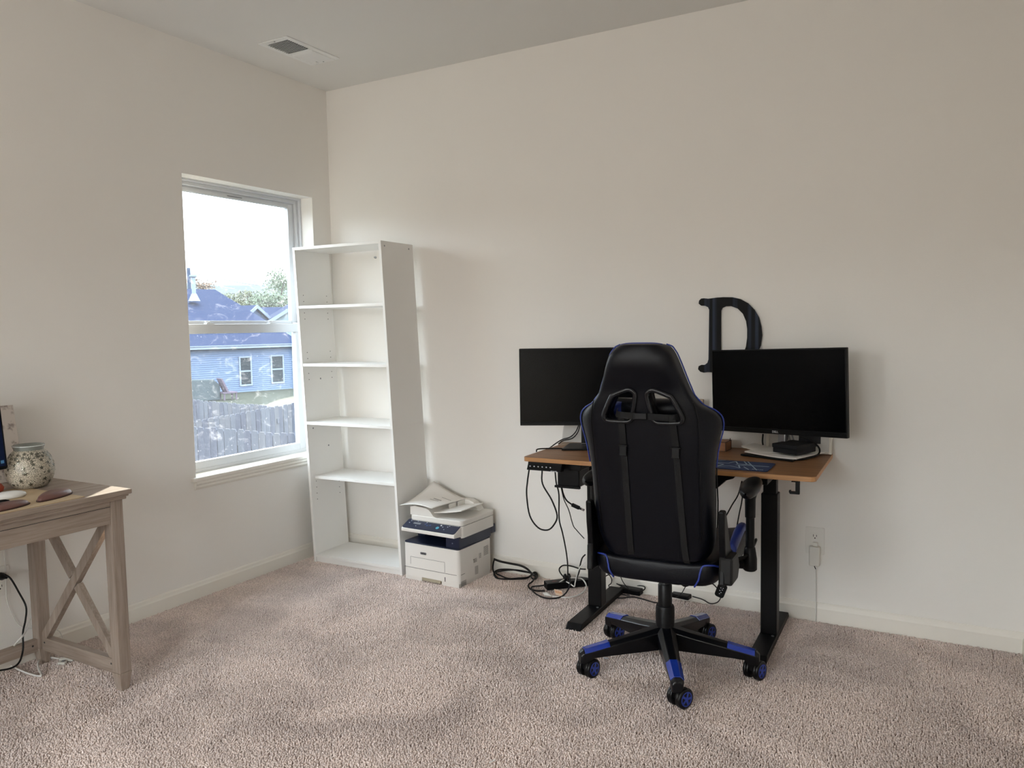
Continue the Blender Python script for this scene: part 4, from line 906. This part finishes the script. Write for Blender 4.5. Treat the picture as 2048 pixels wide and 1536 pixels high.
# ------------------------------------------------------------------ oak writing desk on the left
TX0, TX1, TY1, TY0, TZ = .035, .642, -1.820, -3.02, .76
td = thing('writing_desk', 'washed oak writing desk with crossed end braces at left wall', 'desk', (0, 0, 0))
b = MB(); b.box(TX0, TX1, TY0, TY1, TZ-.018, TZ); b.build('tabletop', OAKY, td, bevel=.003)
MB().box(TX0+.006, TX1-.008, TY0+.008, TY1-.008, TZ-.026, TZ-.018).build('top_moulding', OAKY, td, bevel=.003)
MB().box(TX0+.01, TX1-.014, TY0+.014, TY1-.014, TZ-.036, TZ-.026).build('top_moulding', OAKY, td, bevel=.003)
LW = .047
for lx in (TX0+.018+LW, TX1-.027):
    for ly in (TY1-.022, TY0+.022+LW):
        lo_ = [(lx-LW*.92, ly-LW*.92, .075), (lx-.004, ly-LW*.92, .075), (lx-.004, ly-.004, .075), (lx-LW*.92, ly-.004, .075)]
        MB().box(lx-LW, lx, ly-LW, ly, .075, TZ-.036).build('leg', OAKZ, td, bevel=.002)
        q = .008
        MB().hexa([(lx-LW+q, ly-LW+q, FZ), (lx-q, ly-LW+q, FZ), (lx-q, ly-q, FZ), (lx-LW+q, ly-q, FZ)], [(lx-LW-.001, ly-LW-.001, .075), (lx+.001, ly-LW-.001, .075), (lx+.001, ly+.001, .075), (lx-LW-.001, ly+.001, .075)]).build('leg_foot', OAKZ, td, bevel=.001)
yA, yB = TY1-.022-LW, TY0+.022+LW
xF = TX1-.027
MB().box(xF-.020, xF-.004, yB, yA, .64, TZ-.036).build('front_apron', OAKY, td, bevel=.001)
MB().box(xF-.006, xF-.0025, yB+.0, yA, .702, .7035).build('drawer_seam', DKFILL, td)
MB().box(TX0+.02, TX0+.036, yB, yA, .64, TZ-.036).build('back_apron', OAKY, td)
for ye in (TY1-.022, TY0+.022+LW):
    xa, xb_ = TX0+.018+LW, xF-LW; ym = ye-LW/2
    MB().box(xa, xb_, ym-.01, ym+.01, .645, TZ-.036).build('end_apron', OAKX, td)
    MB().box(xa, xb_, ym-.014, ym+.014, .065, .120).build('end_stretcher', OAKX, td, bevel=.001)
    for xs2 in (xa+.018, xb_-.018): MB().lathe([(.004, 0), (.004, .001)], 8, Tm(xs2, ym-.0146, .10) @ Matrix.Rotation(-PI/2, 4, 'X')).build('bolt_cap', DKFILL, td)
    # crossed braces: one whole bar, the other in two pieces
    def bar(p, q_, w_, t_, yy):
        p = Vector(p); q_ = Vector(q_); d_ = (q_-p).normalized(); n_ = Vector((-d_.y, d_.x))*w_/2
        return MB().prism([tuple(p+n_), tuple(p-n_), tuple(q_-n_), tuple(q_+n_)], 1, yy-t_, yy+t_)
    bar((xa-.004, .105), (xb_+.004, .66), .036, .012, ym).build('brace', OAKZ, td, bevel=.001)
    def pt(t): return (xb_+.004+(xa-xb_-.008)*t, .105+(.66-.105)*t)
    bar(pt(0), pt(.47), .036, .0105, ym).build('brace', OAKZ, td, bevel=.001)
    bar(pt(.53), pt(1), .036, .0105, ym).build('brace', OAKZ, td, bevel=.001)
MB().box(TX0+.03, TX0+.052, yB, yA, .062, .112).build('back_stretcher', OAKY, td, bevel=.001)
MB().lathe([(.004, 0), (.004, .001)], 8, Tm(TX0+.0525, yA-.02, .09) @ Matrix.Rotation(PI/2, 4, 'Y')).build('bolt_cap', DKFILL, td)

# star candle warmer jar
jr = thing('wax_warmer', 'round cream mosaic jar with mirrored stars and glass rim', 'jar', (.262, -1.972, TZ))
prof = [(.038, .001), (.055, .006), (.070, .022), (.079, .045), (.082, .070), (.078, .095), (.068, .120), (.056, .137), (.049, .144)]
mj = bpy.data.materials.new('crackle_mosaic'); mj.use_nodes = True; nt = mj.node_tree; b_ = nt.nodes['Principled BSDF']; b_.inputs['Roughness'].default_value = .4
tc = N(nt, 'ShaderNodeTexCoord'); vo = N(nt, 'ShaderNodeTexVoronoi', feature='DISTANCE_TO_EDGE', Scale=230.0); nt.links.new(tc.outputs['Object'], vo.inputs['Vector'])
r = N(nt, 'ShaderNodeValToRGB'); r.color_ramp.elements[0].position = .05; r.color_ramp.elements[0].color = lin('6f685c')+(1,); r.color_ramp.elements[1].position = .22; r.color_ramp.elements[1].color = lin('d8cfbd')+(1,)
nt.links.new(vo.outputs['Distance'], r.inputs[0]); nt.links.new(r.outputs[0], b_.inputs['Base Color'])
MB().lathe(prof, 40).build('jar_body', mj, jr, smooth=True)
MB().lathe([(.049, .144), (.050, .150), (.053, .156), (.054, .162), (.050, .163), (.046, .152), (.03, .148), (.001, .147)], 40, caps=False).build('glass_dish', mat('pale_glass', '80847f', .08, spec=.8), jr, smooth=True)
MB().tube([Vector((.0525*math.cos(a), .0525*math.sin(a), .160)) for a in np.linspace(0, 2*PI, 33)[:-1]], .0022, 6, closed=True).build('glass_rim', mat('rim_glass', 'c5cccb', .05, spec=.9), jr, smooth=True)
STAR = mat('mirror_star', '6c6a5f', .25, metal=.6)
def rad_at(z):
    for i in range(len(prof)-1):
        if prof[i][1] <= z <= prof[i+1][1]: return prof[i][0]+(prof[i+1][0]-prof[i][0])*(z-prof[i][1])/(prof[i+1][1]-prof[i][1]), (prof[i+1][0]-prof[i][0])/(prof[i+1][1]-prof[i][1])
    return .05, 0
def star(az, z, s_):
    r_, sl = rad_at(z); c_, n_ = math.cos(az), math.sin(az)
    nrm = Vector((c_, n_, -sl)).normalized(); tx = Vector((-n_, c_, 0)); ty = nrm.cross(tx)
    o3 = Vector((r_*c_, r_*n_, z)); vs = [o3+nrm*.0012]
    for k in range(10):
        a = PI/2+k*PI/5; q = s_ if k % 2 == 0 else s_*.42; p = o3+tx*q*math.cos(a)+ty*q*math.sin(a)
        zz = min(max(p.z, .003), .143); rr = rad_at(zz)[0]; l_ = math.hypot(p.x, p.y); k2 = (rr+.0006)/l_
        vs.append(Vector((p.x*k2, p.y*k2, p.z)))
    MB().add(vs, [(0, 1+k, 1+(k+1) % 10) for k in range(10)]).build('star', STAR, jr)
rs = random.Random(3)
for ringz, cnt, s_, off in ((.131, 16, .0075, 0), (.120, 18, .0085, .2), (.108, 12, .008, .1), (.131, 16, .004, .2), (.120, 18, .004, .37), (.097, 9, .0075, .3), (.082, 8, .008, .0), (.082, 8, .0042, .38), (.062, 6, .0085, .4), (.062, 7, .004, .1), (.04, 6, .0085, .2), (.022, 7, .008, .45), (.022, 5, .004, .1)):
    for k in range(cnt):
        star(2*PI*k/cnt+off+rs.uniform(-.07, .07), ringz+rs.uniform(-.003, .003), s_*1.22)
# desk mat, wrist rests, mouse, red pouch, computer, canvas
dm = MB().prism(rrect(.24, .628, -2.75, -1.99, .004, 3), 2, TZ+.0003, TZ+.003).build('desk_mat', mat('mat_beige', 'b8a283', .75), None); tag(dm, 'flat tan desk mat on the oak writing desk', 'desk mat')
def wrist(name, label, pts, hgt):
    t = thing(name, label, 'wrist rest', (0, 0, TZ+.003))
    c0 = sum((Vector((p[0], p[1])) for p in pts), Vector((0, 0)))/len(pts)
    rings_ = []
    for s_, z in ((1.0, 0), (1.02, .002), (1.02, .003)): rings_.append([Vector((c0.x+(p[0]-c0.x)*s_, c0.y+(p[1]-c0.y)*s_, z)) for p in pts])
    MB().loft(rings_).build('base_pad', mat('wrist_dark', '3b2623', .6) if 'wrist_dark' not in bpy.data.materials else bpy.data.materials['wrist_dark'], t)
    rings_ = []
    for s_, z in ((.97, .003), (.96, .3*hgt), (.88, .65*hgt), (.72, .9*hgt), (.4, hgt), (.05, hgt)): rings_.append([Vector((c0.x+(p[0]-c0.x)*s_, c0.y+(p[1]-c0.y)*s_, z)) for p in pts])
    MB().loft(rings_).build('cushion', mat('wrist_brown', '6b4a44', .38, bump=(500, .1)) if 'wrist_brown' not in bpy.data.materials else bpy.data.materials['wrist_brown'], t, smooth=True)
def oval(cx, cy, rx, ry, rot, pinch=0, n=28):
    o_ = []
    for k in range(n):
        a = 2*PI*k/n; x = rx*math.cos(a); y = ry*math.sin(a)*(1-pinch*math.cos(a)); o_.append((cx+x*math.cos(rot)-y*math.sin(rot), cy+x*math.sin(rot)+y*math.cos(rot)))
    return o_
wrist('wrist_rest', 'brown teardrop leather wrist rest near the oak desk right corner', oval(.533, -2.045, .085, .038, math.radians(118), -.25), .022)
wrist('wrist_rest', 'brown wrist rest beside the white mouse, nearer the left edge', oval(.565, -2.225, .085, .036, math.radians(98), 0), .020)
ms = thing('computer_mouse', 'white rounded computer mouse on the tan desk mat', 'mouse', (.40, -2.125, TZ+.003), 1.35)
MB().loft([[Vector((p[0], p[1], z)) for p in oval(0, 0, .056*s_, .031*s_, 0)] for s_, z in ((.9, 0), (1, .006), (.95, .014), (.75, .020), (.4, .0235), (.05, .024))]).build('mouse_shell', mat('mouse_white', 'dcdcd8', .25), ms, smooth=True)
MB().lathe([(.003, .0238), (.003, .0244)], 10).build('logo_mark', mat('mark_pale', 'a8aaac', .4), ms)
sm = MB().loft([[Vector((p[0], p[1], z)) for p in oval(.455, -2.175, .022*s_, .008*s_, 1.2)] for s_, z in ((1, TZ+.003), (1, TZ+.008), (.5, TZ+.012))]).build('mouse_dongle', BLACKP, None, smooth=True); tag(sm, 'small dark oval gadget in front of the white mouse', 'gadget')
rd = MB().loft([[Vector((p[0], p[1], z)) for p in oval(.245, -2.125, .062*s_, .045*s_, 1.4)] for s_, z in ((.7, TZ+.0005), (.95, TZ+.008), (1, TZ+.02), (.85, TZ+.034), (.5, TZ+.042), (.1, TZ+.044))]).build('red_pouch', mat('coral_red', 'a94a36', .5), None, smooth=True); tag(rd, 'coral red rounded pouch beside the star jar', 'pouch')
# all-in-one computer, only its right edge in view
k1 = wp(16, 937, 0, .30)
ac = thing('desktop_computer', 'desktop computer with a dark blue screen at the left edge', 'computer', (.30, k1.y, TZ), 0)
zb = k1.z-TZ; tl = .04
Mc = Tm(0, 0, zb) @ Matrix.Rotation(-tl, 4, 'Y') @ Matrix.Rotation(.035, 4, 'X')
MB().prism(rrect(-.54, 0, 0, .32, .008, 4), 0, -.012, 0, Mc).build('housing', BEZEL, ac, bevel=.001)
MB().box(.0002, .0012, -.532, -.006, .012, .312, Mc).build('screen', mat('screen_navy', '0b1a3c', .2), ac)
b = MB()
for k, c_ in ((0, '4d86b8'), (1, 'b8b49a'), (2, 'c8ccd0')):
    MB().box(.0012, .0018, -.022-k*.017, -.011-k*.017, .022, .033, Mc).build('taskbar_icon', mat('icon_'+c_, c_, .4), ac)
MB().box(-.04, -.02, -.32, -.22, .004, zb+.1).build('stand_neck', CHROME, ac)
MB().box(-.10, .08, -.37, -.17, .0, .006).build('stand_foot', CHROME, ac)
# canvas picture leaning against the wall
cv = thing('canvas_picture', 'marbled cream canvas print leaning on the wall behind computer', 'picture', (.075, -1.895, TZ), 0, rot=(0, math.radians(-10), 0))
mc = mat('marble_print', 'd2c8bf', .7, vary=(16, '5b443c', .54, .66)); nt = mc.node_tree
MB().box(-.008, .008, -.32, 0, .001, .30).build('canvas', mc, cv, bevel=.002)
# cables under the oak desk
pl2 = thing('black_plug', 'black power plug in the outlet under the oak desk', 'plug', (.008, -1.975, .385))
MB().lathe([(.014, 0), (.015, .02), (.008, .035), (.005, .05)], 14, Matrix.Rotation(PI/2, 4, 'Y')).build('plug_body', BLACKP, pl2, autosmooth=40)
x_ = .06
cable('power_cable', 'black power cord drooping from outlet under the oak desk', [wp(px, py, 0, x) for (px, py), x in zip(((10, 1149), (22, 1158), (38, 1185), (52, 1213), (51, 1240), (46, 1265), (46, 1300), (38, 1325), (20, 1337), (-10, 1342)), (.06, .08, .1, .12, .14, .16, .18, .2, .2, .2))], .0035)
cable('white_cable', 'white cord curling on the carpet under the oak desk', [wp(60, 1238, 0, .12), wp(52, 1262, 0, .16), wp(40, 1278, 0, .2), wp(20, 1300, 2, .06), wp(8, 1310, 2, .03), wp(12, 1325, 2, .013), wp(35, 1338, 2, .013), wp(60, 1348, 2, .013), wp(82, 1352, 2, .014), wp(78, 1340, 2, .02), wp(76, 1325, 2, .025), wp(86, 1315, 2, .02), wp(100, 1315, 2, .016), wp(118, 1317, 2, .014)], .0036, CABW)
cable('white_cable', 'thin white wire hanging on the wall under the oak desk', [wp(px, py, 0, .012) for px, py in ((8, 1100), (12, 1150), (14, 1200), (30, 1240), (45, 1254), (75, 1258))], .0018, CABW)
cable('white_cable', 'thin white wire along baseboard behind the oak desk leg', [wp(px, py, 0, .02) for px, py in ((70, 1215), (60, 1245), (72, 1258), (100, 1257), (118, 1262), (125, 1275))], .0018, CABW)
wt = thing('white_plug', 'white power plug and tab on the carpet under oak desk', 'plug', tuple(wp(130, 1320, 2, .012)), .6)
PWM = bpy.data.materials['plug_white']
MB().box(-.02, .035, -.010, .010, -.004, .010).build('plug_body', PWM, wt, bevel=.003)
MB().box(-.012, .016, -.038, -.014, -.004, .006).build('plug_tab', PWM, wt, bevel=.002)
MB().box(.0, .012, -.034, -.018, .006, .008).build('plug_slot', GREYM, wt)

# ------------------------------------------------------------------ outside
GZ = -1.9
GRASS = mat('grass', '35372f', 1, spec=.1, bump=(40, .6), vary=(30, '3f413a', .3, .7))
MB().box(-140, -.6, -60, 120, GZ-.2, GZ).build('ground', GRASS, None, kind='structure')
SID = mat('pale_blue_siding', '56647b', .6)
ROOF = mat('dark_shingles', '222a3e', .9, bump=(30, .5), vary=(50, '2c3449', .35, .7))
WTR = mat('exterior_trim', '707985', .6)
GRG = mat('exterior_pane', '282f34', .2, spec=.3)
Rr = far(587, 700, 44); Lr = far(375, 700, 40)
dv = Vector((Rr.x-Lr.x, Rr.y-Lr.y, 0)); dl = dv.length; ex = dv.normalized(); an = math.atan2(ex.y, ex.x)
EZ = far(480, 694, 42).z-.02; EZ = .0 if abs(EZ) > 3 else EZ
HL = 14.0
nh = thing('neighbour_house', 'pale blue sided house with dark hip roof outside the window', 'house', (Rr.x, Rr.y, GZ), an)
# local x along facade (0 right corner, negative left), local y away
wallh = EZ-GZ
MB().box(-HL, 0, .03, 8.5, 0, wallh).build('wall', SID, nh)
b = MB(); nb = int(wallh/.11)
for k in range(nb): b.add([(-HL, .03, k*.11), (0, .03, k*.11), (0, .0, k*.11), (-HL, 0, k*.11), (-HL, .028, k*.11+.11), (0, .028, k*.11+.11)], [(0, 1, 2, 3), (3, 2, 5, 4)])
b.build('siding', SID, nh, kind='stuff')
MB().box(-.12, .02, -.03, .12, 0, wallh).build('corner_board', WTR, nh)
MB().box(-HL-.3, .4, -.42, -.36, wallh-.04, wallh+.14).build('gutter', WTR, nh)
MB().box(-HL-.3, .4, -.38, 0, wallh-.05, wallh-.02).build('soffit', WTR, nh)
# hip roof; ridge height from the photograph
rg = far(430, 579, 46); rl = (Matrix.Rotation(-an, 3, 'Z') @ (rg-Vector((Rr.x, Rr.y, GZ))))
rh = rl.z; rx = rl.x; ry = max(rl.y, 3.8)
e0 = wallh+.08
MB().add([(-HL-.4, -.45, e0), (.45, -.45, e0), (.45, 8.9, e0), (-HL-.4, 8.9, e0), (-HL+3, ry, rh), (rx, ry, rh)], [(0, 1, 5, 4), (1, 2, 5), (2, 3, 4, 5), (3, 0, 4), (3, 2, 1, 0)]).build('roof', ROOF, nh)
vp = Matrix.Rotation(-an, 3, 'Z') @ (far(388, 588, 43.5)-Vector((Rr.x, Rr.y, GZ)))
MB().lathe([(.32, -.3), (.14, .1), (.11, .12), (.11, 1.0), (.2, 1.05), (.2, 1.15)], 12, Tm(vp.x, vp.y, vp.z-.1)).build('vent_pipe', WTR, nh)
for px0, px1, py0, py1 in ((480, 502, 716, 768), (543, 566, 713, 763)):
    def lc(px, py):
        d = ray(px, py); n_ = Vector((-ex.y, ex.x, 0)); t = (Vector((Rr.x, Rr.y, 0))-CAM).dot(n_)/d.dot(n_); p = CAM+d*t
        return Matrix.Rotation(-an, 3, 'Z') @ (p-Vector((Rr.x, Rr.y, GZ)))
    a = lc(px0, py0); c = lc(px1, py1); zm = (a.z+c.z)/2
    wf_ = MB().box(a.x-.08, a.x, -.05, .04, c.z-.08, a.z+.08).box(c.x, c.x+.08, -.05, .04, c.z-.08, a.z+.08).box(a.x, c.x, -.05, .04, a.z, a.z+.08).box(a.x, c.x, -.05, .04, c.z-.08, c.z).box(a.x, c.x, -.04, .04, zm-.04, zm+.04).build('window', WTR, nh)
    for z0, z1 in ((c.z, zm-.04), (zm+.04, a.z)): MB().box(a.x, c.x, -.02, .03, z0, z1).build('pane', GRG, wf_)
MB().box(.05, .9, .1, .5, 0, wallh-.1).build('brick_column', mat('brick_tone', '64575e', .9, vary=(8, '776e77', .4, .6)), nh)
# second house, gable beyond
def gable_house(name, label, pk, dist, halfw, wall, roofm, length, az):
    p = far(pk[0], pk[1], dist); t = thing(name, label, 'house', (p.x, p.y, GZ), az)
    zt = p.z-GZ; ze = zt-halfw*.62
    MB().prism([(-halfw, 0), (halfw, 0), (halfw, ze), (0, zt-.1), (-halfw, ze)], 1, 0, length).build('wall', wall, t)
    for s_ in (1, -1):
        MB().add([(0, -.3, zt), (s_*(halfw+.5), -.3, ze-.31), (s_*(halfw+.5), length+.3, ze-.31), (0, length+.3, zt), (0, -.3, zt+.15), (s_*(halfw+.5), -.3, ze-.16), (s_*(halfw+.5), length+.3, ze-.16), (0, length+.3, zt+.15)], [(0, 1, 2, 3), (7, 6, 5, 4), (0, 4, 5, 1), (1, 5, 6, 2), (2, 6, 7, 3)]).build('roof_slope', roofm, t)
        MB().add([(0, -.36, zt-.12), (s_*(halfw+.5), -.36, ze-.43), (s_*(halfw+.5), -.36, ze-.13), (0, -.36, zt+.17), (0, -.3, zt-.12), (s_*(halfw+.5), -.3, ze-.43), (s_*(halfw+.5), -.3, ze-.13), (0, -.3, zt+.17)], [(0, 1, 2, 3), (7, 6, 5, 4), (0, 4, 5, 1), (3, 2, 6, 7)]).build('rake_board', WTR, t)
    return t
vd = math.atan2(ray(560, 620).y, ray(560, 620).x)-PI/2
gable_house('far_house', 'blue gabled house with dark roof beyond the hip roof', (508, 614), 62, 2.6, SID, ROOF, 6, vd+.9)
gable_house('far_house', 'pale gabled house with white rake boards at window right edge', (614, 597), 62, 5.0, mat('grey_green_siding', '727e82', .7), ROOF, 9, vd+.1)
bk_r = far(560, 612, 75); t = thing('far_roof', 'long dark roof beyond the pale gabled house', 'house', (bk_r.x, bk_r.y, GZ), vd)
MB().box(-4, 9, 1, 6, 0, bk_r.z-GZ-1.6).build('wall', SID, t)
MB().add([(-4.5, 0, bk_r.z-GZ-1.8), (9.5, 0, bk_r.z-GZ-1.8), (9.5, 7, bk_r.z-GZ-1.8), (-4.5, 7, bk_r.z-GZ-1.8), (-2, 3.5, bk_r.z-GZ), (7, 3.5, bk_r.z-GZ)], [(0, 1, 5, 4), (1, 2, 5), (2, 3, 4, 5), (3, 0, 4), (3, 2, 1, 0)]).build('roof', ROOF, t)
# trees
def tree(label, px, py, dist, rx_, rz_, col1, col2, n, seed, lob=5, bare=False):
    rr = np.random.RandomState(seed); p = far(px, py, dist); t = thing('tree', label, 'tree', (p.x, p.y, GZ)); zc = p.z-GZ
    V = []; F = []
    cen = rr.normal(0, .45, (lob, 3))*[rx_, rx_, rz_]
    for k in range(n):
        c_ = cen[rr.randint(lob)]; d_ = rr.normal(0, 1, 3); d_ /= np.linalg.norm(d_); q = c_+d_*rr.uniform(.35, 1)*np.array([rx_*.5, rx_*.5, rz_*.5]); s_ = rr.uniform(.06, .16)
        a = rr.normal(0, 1, 3); a /= np.linalg.norm(a); b_2 = np.cross(a, d_); b_2 /= (np.linalg.norm(b_2)+1e-6); i = len(V)
        V += [tuple(q+a*s_+[0, 0, zc]), tuple(q+b_2*s_*.7+[0, 0, zc]), tuple(q-a*s_+[0, 0, zc]), tuple(q-b_2*s_*.7+[0, 0, zc])]; F.append((i, i+1, i+2, i+3))
    MB().add(V, F).build('foliage', mat('leaf_'+col1, col1, .9, vary=(1.5, col2, .35, .65)), t, fix=False)
    b_ = MB().tube([(0, 0, 0), (.1, 0, zc*.5), (0, 0, zc)], lambda u: .28*(1-u*.75)+.03, 8, 4)
    for k in range(9):
        e2 = cen[k % lob]*1.1+rr.normal(0, .3, 3)*[rx_, rx_, rz_]*.5; st_ = zc-rz_*rr.uniform(.2, .9)
        b_.tube([(0, 0, st_), tuple(np.array([0, 0, st_])*.5+(e2+[0, 0, zc])*.5), tuple(e2+[0, 0, zc])], lambda u: .09*(1-u)+.015, 5, 3)
    b_.build('trunk', mat('bark_'+col1, '59534f', .9), t)
tree('bushy olive tree behind the roofs, left of the taller tree', 497, 608, 85, 2.2, 1.0, '4e5548', '656551', 900, 2)
tree('tall green tree over the roofs near window right edge', 557, 602, 82, 3.3, 2.2, '535f4d', '6e7563', 3600, 5, lob=11)
tree('brown autumn tree behind the ridge at window left', 408, 572, 78, 1.7, 1.0, '73635b', '847364', 380, 7)
tree('low green tree peeking over the dark roof at center', 530, 610, 90, 3.0, .9, '585f50', '6c6e5b', 800, 8)
# utility pole and wires
q = far(377, 536, 70); up_ = thing('utility_pole', 'wooden utility pole behind the hip roof', 'pole', (q.x, q.y, GZ))
MB().tube([(0, 0, 0), (0, 0, q.z-GZ)], .16, 8).build('pole', mat('pole_wood', '364153', .9), up_)
for i, (a, c, lb) in enumerate((((379, 541), (600, 568), 'highest thin power line crossing the sky'), ((383, 546), (600, 576), 'middle thin power line crossing the sky'), ((390, 545), (470, 578), 'lowest steep power line ending at the roof'))):
    p0 = far(a[0], a[1], 70); p1 = far(c[0], c[1], 95); md_ = (p0+p1)/2-Vector((0, 0, .35))
    tag(MB().tube([p0, md_, p1], .022, 5, 6).build('power_line', mat('wire_%d' % i, '4a5966', .8), None), lb, 'power line')
# fences of single pickets
FM = [mat('weathered_wood_%d' % i, c, .9, bump=(20, .4), stretch=(6, 6, .6), vary=(3, c2, .3, .7)) for i, (c, c2) in enumerate((('484b50', '55575f'), ('3f4149', '4e5059'), ('4c4c50', '595a5f')))]
def fence(label, pA, pB, ext=1.0, rail=False):
    pA = Vector((pA.x, pA.y, 0)); pB = Vector((pB.x, pB.y, 0)); d = (pB-pA); L = d.length; d.normalize(); L += 2*ext; o0 = pA-d*ext
    t = thing('wooden_fence', label, 'fence', (o0.x, o0.y, GZ), math.atan2(d.y, d.x)); n_ = int(L/.146); rr = random.Random(len(label))
    meshes = []
    for i in range(3):
        m_ = MB().prism([(-.068, 0), (.068, 0), (.068, 1.78), (.045, 1.82), (-.045, 1.82), (-.068, 1.78)], 1, -.009, .009).build('picket', FM[i], t); meshes.append(m_.data); bpy.data.objects.remove(m_)
    for k in range(n_):
        o = bpy.data.objects.new('picket', meshes[rr.randrange(3)]); COL.objects.link(o); o.parent = t
        o.location = (.07+k*.146, rr.uniform(-.004, .004), rr.uniform(-.012, .012)); o.rotation_euler = (0, rr.uniform(-.006, .006), 0)
    for z in (.35, 1.5): MB().box(0, L, .01, .05, z, z+.09).build('rail', FM[0], t)
    for k in range(int(L/2.4)+1): MB().box(min(k*2.4, L-.1), min(k*2.4, L-.1)+.09, .02, .11, 0, 1.7).build('post', FM[1], t)
FTZ = GZ+1.82
def fp(px, py):
    d = ray(px, py); return CAM+d*((FTZ-CAM.z)/d.z)
fence('nearest weathered picket fence seen low in the window', fp(388, 853), fp(591, 868), .8)
fence('weathered picket fence running diagonally back from the near fence', fp(388, 842), fp(590, 806), .4)
fence('farthest weathered picket fence in front of the lawn', fp(388, 800), fp(540, 812), .2)
# covered grill and garden chair on the lawn
gq = wp(404, 800, 2, GZ); gq += Vector((ex.y, -ex.x, 0))*.6; g = thing('covered_grill', 'dark covered grill standing against the blue house wall', 'grill', tuple(gq), an)
MB().prism([(-1.0, 0), (.55, 0), (.55, .72), (.25, 1.02), (-.9, 1.05), (-1.0, .9)], 1, -.3, .3).build('cover', mat('cover_grey', '434a4d', .9, bump=(6, .5)), g, bevel=.05)
gq = wp(446, 798, 2, GZ); gq += Vector((ex.y, -ex.x, 0))*.6; g = thing('garden_chair', 'slanted wooden garden chair on the lawn by the grill', 'chair', tuple(gq), an)
MD = mat('chair_brown', '59505b', .8)
MB().box(-.35, .35, -.3, .3, .32, .38).build('seat', MD, g); MB().prism([(-.1, .3), (0, .3), (-.35, 1.05), (-.42, 1.05)], 1, -.28, .28).build('backrest', MD, g)
for x in (-.3, .28):
    for y in (-.26, .22): MB().box(x, x+.06, y, y+.05, 0, .34).build('leg', MD, g)

# matt exterior surfaces
for o in COL.objects:
    if o.type == 'MESH' and o.matrix_world.translation.length >= 0 and o.parent is not None and (o.parent.name.split('.')[0] in ('neighbour_house', 'far_house', 'far_roof', 'wooden_fence', 'tree', 'covered_grill', 'garden_chair', 'utility_pole', 'window')):
        for mt_ in o.data.materials: mt_.node_tree.nodes['Principled BSDF'].inputs['Specular IOR Level'].default_value = .04
GRASS.node_tree.nodes['Principled BSDF'].inputs['Specular IOR Level'].default_value = .02
# groups for the repeats
GR = {'monitor': 'monitors on the standing desk', 'tree': 'trees seen through the window', 'wooden_fence': 'picket fences outside', 'power_line': 'power lines outside', 'far_house': 'houses beyond the fence',
      'wall_outlet': 'wall outlets', 'wrist_rest': 'wrist rests on the tan mat', 'power_cable': 'black cables', 'thin_cable': 'thin black cables', 'monitor_cable': 'monitor cables', 'white_cable': 'white cables', 'paper_scrap': 'scraps on the carpet', 'white_plug': 'white plugs on the carpet'}
for o in list(COL.objects):
    n_ = o.name.split('.')[0]
    if o.parent is None and 'label' in o and n_ in GR: o['group'] = GR[n_]
